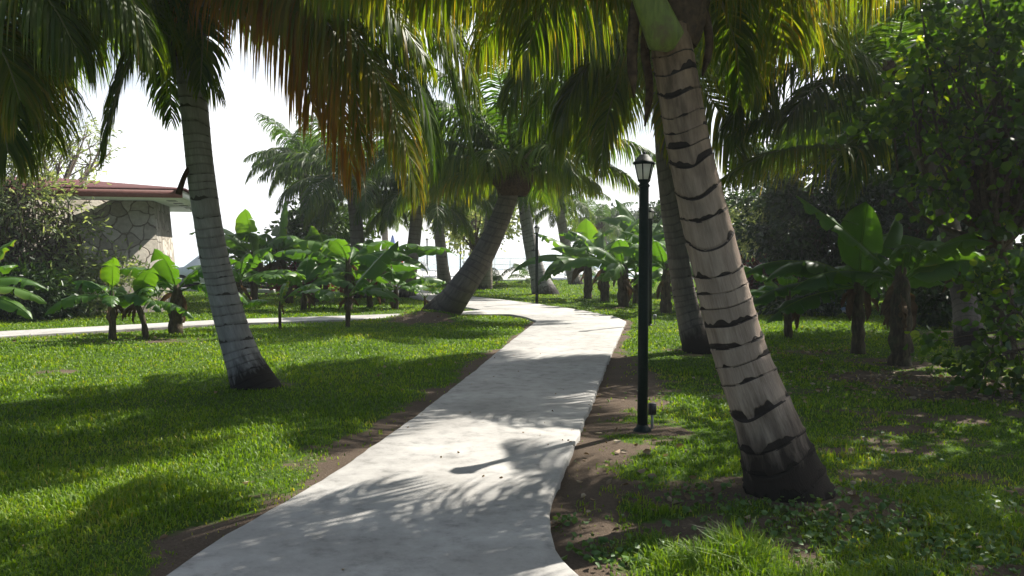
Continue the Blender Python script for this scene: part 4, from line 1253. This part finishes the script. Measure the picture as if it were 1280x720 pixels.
# ------------------------------------------------------------------ trees and shrubs
def tree(name, label, cat, base, trunk_h, crown_c, crown_r, nclump, per, leaf, mat, seed, tr=.12, ratio=.6, group=None, clump=.55, droop=.3, nbr=9, hollow=.45, stems=1, agem=.42, cover=1.0):
    """tapered trunk with limbs to leaf clumps spread through an uneven crown volume"""
    rs = np.random.RandomState(seed)
    rt = thing(name, label, cat, base, 0, group)
    base = np.asarray(base, float)
    cc = np.asarray(crown_c, float); cr = np.asarray(crown_r, float)
    cl = []
    while len(cl) < nclump:
        q = rs.normal(size=3); q /= np.linalg.norm(q)
        rr = rs.uniform(hollow, 1.) ** .6
        k = 1 + .28 * mnoise.noise(tuple(q * 1.7 + seed))
        p = cc + q * rr * cr * k
        if p[2] > .05: cl.append(p)
    cl = np.array(cl)
    b = MB()
    forks = []
    for sidx in range(stems):
        off = np.array([rs.normal(0, .12), rs.normal(0, .12), 0]) * (stems > 1)
        fk = np.array([cc[0] * .45 + rs.normal(0, .1 + .25 * (stems > 1)), cc[1] * .45, trunk_h]) + off * 2
        forks.append(fk)
        P = spline([off - [0, 0, .08], off * 1.4 + [rs.normal(0, .05), rs.normal(0, .05), trunk_h * .5], fk], 10)
        b.tube(P, np.linspace(tr * 1.25, tr * .7, 10), 8)
    pick = rs.choice(len(cl), min(nbr, len(cl)), replace=False)
    for i in pick:
        fk = forks[i % len(forks)]
        mid = (fk + cl[i]) / 2 + rs.normal(0, .12, 3) * np.linalg.norm(cl[i] - fk) + [0, 0, .1]
        P = spline([fk - [0, 0, tr * .5], mid, cl[i]], 9)
        b.tube(P, np.linspace(tr * .55, tr * .08, 9), 6)
        for _ in range(2):
            j = rs.randint(len(cl))
            if np.linalg.norm(cl[j] - mid) < np.max(cr) * .9:
                b.tube(spline([mid, (mid + cl[j]) / 2 + rs.normal(0, .1, 3), cl[j]], 7), np.linspace(tr * .26, tr * .05, 7), 5)
    b.build('trunk', M['bark'], rt, True)
    C, D, A = [], [], []
    for p in cl:
        k = int(per * rs.uniform(.5, 1.5))
        rad = clump * rs.uniform(.55, 1.25)
        o = rs.normal(0, 1, (k, 3)) * rad * np.array([.55, .55, .38])
        C.append(p + o)
        D.append(nrm(o + 1e-6) * .7 + nrm(p - cc)[None] * .6 + rs.normal(0, .55, (k, 3)) - [0, 0, droop])
        A.append(np.clip(rs.normal(agem, .17, k) + rs.normal(0, .12), 0, 1))
    C, D, A = np.vstack(C), np.vstack(D), np.concatenate(A)
    ok = C[:, 2] > .02
    C, D, A = C[ok], D[ok], A[ok]
    sz = leaf * rs.uniform(.6, 1.25, len(C))
    link('crown', scatter_leaves('crown', C, D, sz, M[mat], rs, ratio, age=A, rounded=(mat == 'seagrape')), rt)
    return rt


def rel(base, u, v, y):
    return at(u, v, y) - base


# the big broad leaved tree close on the right
B = gnd(1262, 452)
tree('broadleaf_tree', 'glossy broad leaved tree filling the upper right corner, nearest of the right trees', 'tree', B, 1.6, rel(B, 1245, 110, 10.6), (2.0, 1.2, 1.8), 105, 42, .12, 'seagrape', 71, .08, .9, clump=.40, nbr=60, agem=.56, hollow=.15)
B = gnd(1335, 480)
tree('broadleaf_tree', 'low leafy sapling with thin bare twigs at the lower right edge', 'tree', B, .5, rel(B, 1275, 415, 8.6), (.75, .6, .75), 44, 26, .085, 'seagrape', 72, .035, .9, clump=.22, nbr=16, agem=.5)
B = np.array([8.6, 8.6, 0])
tree('broadleaf_tree', 'broad leaved tree beyond the right edge, only branch tips showing in the upper corner', 'tree', B, 2.2, np.array([-.2, 0, 5.0]), (3.3, 3., 2.3), 120, 80, .13, 'seagrape', 70, .15, .95, clump=.6, nbr=40, agem=.5)
# dark trees behind
G_T = 'dark trees on the right'
B = gnd(1010, 383)
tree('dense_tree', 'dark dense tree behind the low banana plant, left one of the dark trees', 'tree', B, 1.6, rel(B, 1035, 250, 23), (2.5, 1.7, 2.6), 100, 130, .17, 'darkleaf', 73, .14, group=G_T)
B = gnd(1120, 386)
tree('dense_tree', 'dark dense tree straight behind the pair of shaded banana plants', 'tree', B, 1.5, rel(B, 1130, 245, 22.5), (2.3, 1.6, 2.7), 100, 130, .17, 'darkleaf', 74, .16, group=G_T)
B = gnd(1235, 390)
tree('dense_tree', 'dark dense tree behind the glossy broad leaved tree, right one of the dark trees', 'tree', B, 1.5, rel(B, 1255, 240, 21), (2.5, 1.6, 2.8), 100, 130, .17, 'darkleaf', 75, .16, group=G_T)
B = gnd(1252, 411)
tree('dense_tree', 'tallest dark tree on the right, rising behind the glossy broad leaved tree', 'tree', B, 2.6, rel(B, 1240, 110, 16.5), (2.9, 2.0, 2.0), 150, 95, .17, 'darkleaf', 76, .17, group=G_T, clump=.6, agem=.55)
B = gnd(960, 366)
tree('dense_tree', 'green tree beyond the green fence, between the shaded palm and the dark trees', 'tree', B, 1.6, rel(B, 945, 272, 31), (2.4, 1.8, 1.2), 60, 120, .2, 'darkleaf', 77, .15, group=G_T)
B = gnd(935, 378)
tree('feathery_shrub', 'pale feathery shrub hanging over the green fence', 'shrub', B, .9, rel(B, 935, 287, 24.5), (1.3, .8, .6), 44, 90, .12, 'paleleaf', 78, .06, .3)
B = gnd(942, 372)
tree('dark_shrub', 'dark reddish shrub below the pale feathery one by the green fence', 'shrub', B, .3, rel(B, 942, 345, 24.), (.75, .6, .5), 24, 60, .14, 'redleaf', 79, .04, agem=.1)
B = gnd(1000, 396)
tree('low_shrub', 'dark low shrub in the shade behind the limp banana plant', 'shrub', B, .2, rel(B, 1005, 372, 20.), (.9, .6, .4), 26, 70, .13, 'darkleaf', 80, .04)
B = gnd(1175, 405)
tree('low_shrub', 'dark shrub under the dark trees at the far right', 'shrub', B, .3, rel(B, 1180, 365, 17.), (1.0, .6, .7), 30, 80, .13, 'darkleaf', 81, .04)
# behind the right lamps
G_B = 'shrubs behind the right lamps'
B = gnd(842, 366)
tree('round_shrub', 'mid green bushy shrub behind the lamp posts and banana leaves', 'shrub', B, .7, rel(B, 845, 305, 30.), (1.5, 1., 1.25), 50, 90, .15, 'darkleaf', 82, .07, group=G_B, agem=.7)
B = gnd(895, 366)
tree('round_shrub', 'bushy shrub showing between the two leaning palm trunks and the green fence', 'shrub', B, .7, rel(B, 893, 312, 29.), (1.2, 1., 1.2), 46, 90, .15, 'darkleaf', 83, .07, group=G_B, agem=.6)
B = gnd(778, 343)
tree('distant_tree', 'grey green tree far behind the banana plants, against the white sky', 'tree', B, 1.5, rel(B, 775, 290, 56.), (3.2, 1.5, 1.3), 60, 70, .28, 'greyleaf', 84, .12)
B = gnd(850, 345)
tree('distant_tree', 'grey green tree far behind, half hidden by the far lamp', 'tree', B, 1.5, rel(B, 845, 283, 54.), (3.4, 1.5, 1.6), 60, 70, .28, 'greyleaf', 85, .12)
# centre and left background
B = gnd(598, 357)
tree('slender_tree', 'slender dark branched tree behind the leaning palm trunk', 'tree', B, 1.6, rel(B, 590, 272, 38.), (2.0, 1.2, 1.3), 40, 50, .2, 'paleleaf', 86, .12, agem=.7)
B = gnd(405, 369)
tree('round_shrub', 'leafy green shrub rising behind the banana clump', 'shrub', B, 1.2, rel(B, 398, 292, 30.), (1.3, .9, 1.0), 46, 80, .16, 'darkleaf', 87, .07, agem=.75)
for i, (u, v, uu, vv, y, r, lab) in enumerate([(440, 366, 445, 348, 31., (.8, .5, .5), 'red leaved shrub right behind the brown palm trunk'), (470, 362, 468, 350, 34., (.75, .5, .55), 'dark red shrub between the brown palm and the coconut bearing palm'),
                                               (376, 370, 374, 346, 29.5, (.6, .5, .5), 'red flowering shrub deep inside the banana clump')]):
    B = gnd(u, v)
    tree('red_shrub', lab, 'shrub', B, .25, rel(B, uu, vv, y), r, 24, 60, .14, 'redleaf', 90 + i, .04, group='red shrubs behind the banana row')
B = gnd(315, 363)
tree('low_shrub', 'dark low shrub beside the white car, behind the grey palm', 'shrub', B, .3, rel(B, 330, 350, 32.), (1.2, .6, .6), 30, 60, .16, 'darkleaf', 94, .04)
# the big pale shrub against the stone wall
B = gnd(62, 391)
tree('oleander', 'tall pale leaved shrub with bare branches growing up against the stone wall', 'shrub', B, .8, rel(B, 28, 245, 19.5), (1.9, .7, 2.2), 110, 32, .17, 'paleleaf', 95, .06, .28, clump=.36, nbr=50, hollow=.15, stems=4, droop=-.1)
B = gnd(128, 390)
tree('low_shrub', 'low grey leaved shrub at the foot of the stone wall', 'shrub', B, .25, rel(B, 128, 358, 19.6), (1.1, .5, .55), 36, 60, .15, 'paleleaf', 96, .04, .3, agem=.15)
B = gnd(22, 396)
tree('low_shrub', 'dark green low shrub under the tall pale one, at the left edge', 'shrub', B, .3, rel(B, 22, 366, 18.6), (1.2, .5, .5), 36, 80, .14, 'darkleaf', 97, .04, .4)
B = gnd(70, 378)
tree('slender_tree', 'thin wispy tree rising behind the stone building roof', 'tree', B, 3.2, rel(B, 75, 178, 30.), (2.2, 1.2, 1.2), 46, 26, .16, 'paleleaf', 98, .09, .3, clump=.4, nbr=26)


# ------------------------------------------------------------------ stone building
def building():
    c = gnd(204, 390)
    ang = .25                    # left face runs left and slightly towards the camera
    rt = thing('stone_building', 'low stone clad building with a red hipped roof and white soffit', 'building', c, ang)
    # own space: front face along -x at y=0, depth along +y, corner at the origin
    Wd, Dp, Hh, bt = 13., 3.0, 2.78, .22
    b = MB()

    def wall(x0, x1, y0, y1, batter):
        P = [(x0, y0, -.1), (x1, y0, -.1), (x1, y1, -.1), (x0, y1, -.1),
             (x0, y0 + batter, Hh), (x1 - batter, y0 + batter, Hh), (x1 - batter, y1, Hh), (x0, y1, Hh)]
        b.add(P, [(0, 1, 5, 4), (1, 2, 6, 5), (2, 3, 7, 6), (3, 0, 4, 7), (4, 5, 6, 7)])
    wall(-Wd, 0, 0, Dp, bt)
    b.build('wall', M['stone'], rt)
    b = MB()
    b.box((-Wd / 2 - .6, Dp + 1.7, Hh / 2), (Wd - 1.4, 3.2, Hh - .01))
    b.build('rear_wall', M['stone'], rt)
    ov, ez, ft = .55, 2.83, .22
    X0, X1, Y0, Y1 = -Wd - .5, ov, -ov, 6.8
    b = MB(); b.box(((X0 + X1) / 2, (Y0 + Y1) / 2, ez), (X1 - X0 - .04, Y1 - Y0 - .04, .06)); b.build('soffit', M['white'], rt)
    b = MB()
    for (xa, ya, xb, yb) in [(X0, Y0, X1, Y0)]:
        b.box(((X0 + X1) / 2, Y0, ez + .10), (X1 - X0 + .03, .05, ft))
    b.build('fascia', M['fascia'], rt)
    b = MB(); b.box((X1, (Y0 + Y1) / 2 + .02, ez + .10), (.05, Y1 - Y0 - .02, ft)); b.build('fascia', M['white'], rt)
    z0, z1 = ez + ft / 2 + .11, ez + ft / 2 + .62
    e = .10
    P = [(X0 - e, Y0 - e, z0), (X1 + e, Y0 - e, z0), (X1 + e, Y1 + e, z0), (X0 - e, Y1 + e, z0), (X0 + 4.0, 3.2, z1), (X1 - 3.9, 3.2, z1)]
    Q = [(p[0], p[1], p[2] - .05) for p in P[:4]]
    b = MB(); b.add(P + Q, [(0, 1, 5, 4), (1, 2, 5), (2, 3, 4, 5), (3, 0, 4), (6, 7, 1, 0), (7, 8, 2, 1), (8, 9, 3, 2), (9, 6, 0, 3), (9, 8, 7, 6)])
    b.build('roof', M['roof'], rt)
    b = MB(); b.tube([(-.22, 2.3, .1), (-.29, 2.3, 2.7)], .045, 8); b.build('downpipe', M['fascia'], rt, True)
    # ribbed vents in the soffit
    for k in range(5): MB().box((.2, .4 + k * 1.2, ez - .035), (.22, .5, .012)).build('soffit_vent', M['greyplastic'], rt)


building()
b = MB()
k0, k1 = gnd(246, 364.5), gnd(322, 366)
dv = k1 - k0
b.box((k0 + k1) / 2 + [0, 0, .06], (np.linalg.norm(dv) + 1.5, .18, .16), math.atan2(dv[1], dv[0]), .02)
tag(b.build('kerb', M['kerb']), 'low pale kerb behind the lawn near the white car', 'kerb', kind='structure')


def car():
    p = gnd(272, 361)
    rt = thing('parked_car', 'white parked car half hidden behind the banana leaves and grey palm', 'car', p, R(4))
    prof = [(-1.85, .35), (-1.9, .62), (-1.82, .82), (-1.1, .92), (-.55, 1.36), (.75, 1.40), (1.45, .98), (1.82, .88), (1.88, .4), (1.7, .28), (-1.7, .28)]
    V, F, n = [], [], len(prof)
    for i, (y, k) in enumerate([(-.78, .90), (-.72, 1), (.72, 1), (.78, .90)]):
        for (x, z) in prof:
            inset = .12 if z > 1.0 else 0
            V.append((x * (1 if k == 1 else .985), y * (1 - inset), .28 + (z - .28) * (1 if k == 1 else .985)))
    for r in range(3):
        for q in range(n):
            F.append((r * n + q, r * n + (q + 1) % n, (r + 1) * n + (q + 1) % n, (r + 1) * n + q))
    F += [tuple(range(n - 1, -1, -1)), tuple(range(3 * n, 4 * n))]
    MB().add(V, F).build('body', M['carpaint'], rt)
    for side in (-1, 1):
        y = side * .70
        for xs in ([(-.92, .95), (-.48, 1.30), (.08, 1.32), (.08, .95)], [(.16, .95), (.16, 1.32), (.68, 1.32), (1.2, .97)]):
            b = MB(); b.add([(x, y, z) for x, z in xs] + [(x, y - side * -.012, z) for x, z in xs], [(0, 1, 2, 3), (7, 6, 5, 4), (0, 4, 5, 1), (1, 5, 6, 2), (2, 6, 7, 3), (3, 7, 4, 0)])
            b.build('window', M['carglass'], rt)
    for x in (-1.2, 1.2):
        for side in (-1, 1):
            b = MB(); b.tube([(x, side * .62, .30), (x, side * .80, .30)], .30, 18); w = b.build('wheel', M['rubber'], rt)
            b = MB(); b.tube([(x, side * .795, .30), (x, side * .81, .30)], .18, 14); b.build('rim', M['greyplastic'], w)


car()

# ------------------------------------------------------------------ lamp posts
def lamp(label, p, H, yaw):
    rt = thing('lamp_post', label, 'lamp post', p, yaw, 'lamp posts along the path')
    b = MB(); b.lathe([(.075, -.05), (.075, .012), (.052, .03), (.046, .05)], n=20); b.build('base_plate', M['post'], rt)
    hl = H - .27
    b = MB(); b.lathe([(.043, .04), (.042, hl * .5), (.040, hl - .02), (.040, hl)], n=20); b.build('post', M['post'], rt, False)
    b = MB(); b.lathe([(.046, 0), (.05, .012), (.036, .03), (.052, .05), (.055, .06)], (0, 0, hl), 20); b.build('collar', M['post'], rt)
    gl = MB(); gl.lathe([(.048, .062), (.078, .185)], (0, 0, hl), 6); gl.build('glass', M['lampglass'], rt)
    fr = MB()
    for k in range(6):
        a = 2 * math.pi * k / 6
        fr.tube([(.050 * math.cos(a), .050 * math.sin(a), hl + .058), (.081 * math.cos(a), .081 * math.sin(a), hl + .188)], .0055, 5)
    fr.build('lantern_frame', M['post'], rt)
    cp = MB(); cp.lathe([(.098, .186), (.100, .198), (.080, .215), (.062, .245), (.050, .250), (.046, .262), (.018, .270)], (0, 0, hl), 6)
    c = cp.build('cap', M['post'], rt)
    MB().lathe([(.012, .266), (.016, .276), (.010, .290), (.002, .295)], (0, 0, hl), 10).build('finial', M['post'], c)


def outlet(label, p, mat, yaw):
    rt = thing('outlet_box', label, 'outlet box', p, yaw, 'outlet boxes beside the lamp posts')
    MB().tube([(0, 0, -.05), (0, 0, .15)], .012, 8).build('stake', M['greyplastic'], rt)
    MB().box((0, 0, .165), (.062, .05, .10), 0, .008).build('box', mat, rt)
    MB().box((0, -.03, .165), (.046, .012, .075), 0, .004).build('cover', mat, rt)


lamp('tall dark green lamp post at the right edge of the near path, closest one', gnd(803, 538), 2.31, .2)
lamp('lamp post behind the closest one, in front of the banana plants', gnd(812, 408), 2.38, .1)
lamp('lamp post on the far lawn in front of the flared grey palm', gnd(671, 381), 2.26, .4)
lamp('distant lamp post right of the short grey palm, its lower half behind the leaning trunk', gnd(575.5, 344.5), 2.35, .3)
lamp('distant lamp post left of the short grey palm', gnd(534, 345), 2.35, 0)
outlet('small black outlet box on a stake beside the closest lamp post', gnd(815, 535), M['black'], .3)
outlet('small grey outlet box on a stake beside the second lamp post', gnd(818.5, 406), M['greyplastic'], .2)


# ------------------------------------------------------------------ things on the terrace and at the right
def lounger(label, p, yaw):
    rt = thing('sun_lounger', label, 'sun lounger', p, yaw, 'white sun loungers on the pool terrace')
    b = MB(); b.box((0, 0, .36), (.62, 1.3, .07), 0, .02)
    b.build('seat', M['white'], rt)
    b = MB()
    b.add([(-.31, .66, .34), (.31, .66, .34), (.31, 1.16, .84), (-.31, 1.16, .84), (-.31, .62, .39), (.31, .62, .39), (.31, 1.12, .89), (-.31, 1.12, .89)],
          [(3, 2, 1, 0), (4, 5, 6, 7), (0, 1, 5, 4), (1, 2, 6, 5), (2, 3, 7, 6), (3, 0, 4, 7)])
    b.build('backrest', M['white'], rt)
    for sx in (-1, 1):
        for sy in (-.55, .58):
            MB().tube([(sx * .27, sy, 0), (sx * .27, sy, .34)], .022, 6).build('leg', M['white'], rt)


TZ = np.array([0, 0, .07])
for lab, u, y, yaw in [('white sun lounger in front of the red parasol, left of the coconut bearing palm', 471, 44., 1.1), ('white sun lounger right behind the leaning palm, beside the distant lamp', 594, 50., .5),
                       ('white sun lounger left of the flared grey palm on the terrace', 640, 52., -.4), ('white sun lounger between the coconut bearing palm and the short grey palm', 541, 48., .8)]:
    q = at(u, 340, y); q[2] = .07
    lounger(lab, q, yaw)


def parasol(label, u, y, mat, h):
    q = at(u, 330, y); q[2] = .07
    rt = thing('closed_parasol', label, 'parasol', q, 0)
    MB().tube([(0, 0, .04), (0, 0, h)], .025, 8).build('pole', M['white'], rt)
    MB().lathe([(.26, 0), (.26, .05), (.05, .09)], n=16).build('base', M['kerb'], rt)
    prof = [(.05, h - 1.45), (.17, h - 1.3), (.15, h - .8), (.10, h - .3), (.03, h - .02)]
    b = MB(); V = []
    n = 24
    for r, z in prof:
        for k in range(n):
            a = 2 * math.pi * k / n
            rr = r * (1 + .22 * math.cos(8 * a))
            V.append((rr * math.cos(a), rr * math.sin(a), z))
    F = [(i * n + k, i * n + (k + 1) % n, (i + 1) * n + (k + 1) % n, (i + 1) * n + k) for i in range(len(prof) - 1) for k in range(n)]
    F += [tuple(range(n - 1, -1, -1)), tuple(range((len(prof) - 1) * n, len(prof) * n))]
    b.add(V, F).build('canopy', mat, rt, True)


parasol('closed lilac blue parasol on the terrace left of the coconut bearing palm', 491, 46., M['bluecloth'], 2.35)
parasol('closed red parasol on the terrace right beside the coconut bearing palm', 500, 52., M['redcloth'], 1.75)


def railing(label, p0, p1, h=.95, n=8):
    p0, p1 = np.asarray(p0, float), np.asarray(p1, float)
    d = p1 - p0; L = np.linalg.norm(d)
    rt = thing('white_railing', label, 'railing', p0, math.atan2(d[1], d[0]), 'white railings around the pool terrace')
    b = MB()
    for z in (h, h * .55, .12): b.box((L / 2, 0, z), (L, .04, .06))
    b.build('rail', M['white'], rt)
    for k in range(n + 1):
        MB().box((L * k / n, 0, h / 2 + .02), (.07, .07, h + .04), 0, .008).build('post', M['white'], rt)
    b = MB()
    for k in range(int(L / .16)): b.box((.1 + k * .16, 0, h * .5), (.022, .022, h * .8))
    b.build('baluster', M['white'], rt)


railing('white railing at the back of the terrace, behind the flared grey palm', (-3.5, 61, .07), (5.5, 61, .07))
railing('white railing in front of the pool, beside the thin dark palm', (3.0, 47.6, .07), (7.2, 47.6, .07), .95, 4)
railing('white railing at the back of the terrace, left of the leaning palm', (-16, 60, .07), (-5., 60, .07), .95, 9)


def green_fence():
    p0, p1 = np.array([6.9, 27.5, 0]), np.array([16., 26.2, 0])
    d = p1 - p0; L = np.linalg.norm(d)
    rt = thing('green_fence', 'dark green fence of upright boards behind the pale feathery shrub', 'fence', p0, math.atan2(d[1], d[0]))
    b = MB()
    k, x = 0, .05
    rsx = random.Random(3)
    while x < L:
        b.box((x, 0, .82 + rsx.uniform(-.01, .01)), (.105, .025, 1.6)); x += .125
    b.build('board', M['greenfence'], rt)
    b = MB()
    for z in (.4, 1.3): b.box((L / 2, .04, z), (L, .05, .09))
    b.build('rail', M['greenfence'], rt)
    for q in range(5): MB().box((L * q / 4, .085, .85), (.1, .1, 1.75), 0, .01).build('post', M['greenfence'], rt)


green_fence()


def bench():
    p = gnd(1042, 389)
    rt = thing('blue_bench', 'low pale blue bench with a slab seat in the shade behind the dark banana plants', 'bench', p, R(-6))
    MB().box((0, 0, .20), (1.15, .45, .40), 0, .02).build('body', M['blue'], rt)
    MB().box((0, 0, .445), (1.3, .55, .07), 0, .015).build('seat', M['blue'], rt)
    MB().box((0.0, 0, .015), (1.5, .8, .04), 0, .01).build('plinth', M['kerb'], rt)


bench()

# ------------------------------------------------------------------ thin haze volume added to lift shadows, standing in for veiling glare
hz = NT('glare_haze')
pv = hz.n('ShaderNodeVolumePrincipled', Density=.00105, Anisotropy=.45)
pv.inputs['Color'].default_value = (.93, .96, 1., 1)
hz.t.links.new(pv.outputs[0], hz.out.inputs['Volume'])
b = MB(); b.box((0, 620, 7.), (1900, 1420, 22.))
tag(b.build('haze', hz.m), 'thin bright haze added over the garden for veiling glare', 'haze', kind='stuff')

# ------------------------------------------------------------------ light, sky, camera
SUN_AZ, SUN_EL = 44., 47.
sv = Vector((math.sin(R(SUN_AZ)) * math.cos(R(SUN_EL)), math.cos(R(SUN_AZ)) * math.cos(R(SUN_EL)), math.sin(R(SUN_EL))))
ld = bpy.data.lights.new('sun', 'SUN')
ld.energy = 5.0; ld.angle = R(.53); ld.color = (1., .95, .86)
lo = bpy.data.objects.new('sun', ld); COL.objects.link(lo)
lo.rotation_euler = sv.to_track_quat('Z', 'Y').to_euler()
lo.location = (0, 0, 30)

w = bpy.data.worlds.new('World'); SC.world = w; w.use_nodes = True
nt = w.node_tree; nt.nodes.clear()
out = nt.nodes.new('ShaderNodeOutputWorld'); bg = nt.nodes.new('ShaderNodeBackground')
sky = nt.nodes.new('ShaderNodeTexSky'); sky.sky_type = 'NISHITA'; sky.sun_disc = False
sky.sun_elevation = R(SUN_EL); sky.sun_rotation = R(SUN_AZ)
sky.air_density = 1.; sky.dust_density = 2.2; sky.ozone_density = 1.
# thin bright cloud over most of the sky
tc = nt.nodes.new('ShaderNodeTexCoord'); mp = nt.nodes.new('ShaderNodeMapping'); mp.inputs['Scale'].default_value = (1, 1, 2.4)
nz = nt.nodes.new('ShaderNodeTexNoise'); nz.inputs['Scale'].default_value = 2.6; nz.inputs['Detail'].default_value = 7; nz.inputs['Roughness'].default_value = .6
rp = nt.nodes.new('ShaderNodeValToRGB'); rp.color_ramp.elements[0].position = .36; rp.color_ramp.elements[1].position = .56
mx = nt.nodes.new('ShaderNodeMix'); mx.data_type = 'RGBA'; mx.inputs[7].default_value = (10.5, 10.7, 11., 1)
L_ = nt.links.new
dt = nt.nodes.new('ShaderNodeVectorMath'); dt.operation = 'DOT_PRODUCT'; dt.inputs[1].default_value = (sv.x * .9, sv.y * .9 + .25, .25)
gr = nt.nodes.new('ShaderNodeMapRange'); gr.interpolation_type = 'SMOOTHSTEP'; gr.inputs[1].default_value = -.05; gr.inputs[2].default_value = .45
ml = nt.nodes.new('ShaderNodeMath'); ml.operation = 'MULTIPLY'
nt.links.new(tc.outputs['Generated'], dt.inputs[0]); nt.links.new(dt.outputs['Value'], gr.inputs[0])
nt.links.new(gr.outputs[0], ml.inputs[0]); nt.links.new(rp.outputs[0], ml.inputs[1])
L_(tc.outputs['Generated'], mp.inputs[0]); L_(mp.outputs[0], nz.inputs['Vector']); L_(nz.outputs['Fac'], rp.inputs[0])
L_(ml.outputs[0], mx.inputs[0]); L_(sky.outputs[0], mx.inputs[6]); L_(mx.outputs[2], bg.inputs['Color'])
bg.inputs['Strength'].default_value = .065
L_(bg.outputs[0], out.inputs['Surface'])

cd = bpy.data.cameras.new('camera'); co = bpy.data.objects.new('camera', cd); COL.objects.link(co)
cd.sensor_width = 36; cd.lens = 36 * F_PX / 1280; cd.clip_end = 6000; cd.clip_start = .05
co.location = (0, 0, CAM_H); co.rotation_euler = (R(90) - PITCH, 0, 0)
SC.camera = co

SC.render.engine = 'CYCLES'
cy = SC.cycles
cy.use_denoising = True
cy.max_bounces = 7; cy.diffuse_bounces = 4; cy.glossy_bounces = 2; cy.transmission_bounces = 5; cy.transparent_max_bounces = 4
cy.sample_clamp_indirect = 6.
cy.caustics_reflective = False; cy.caustics_refractive = False
SC.view_settings.view_transform = 'Standard'; SC.view_settings.look = 'None'
SC.view_settings.gamma = 1.; SC.view_settings.exposure = 1.2
SC.view_settings.use_curve_mapping = False
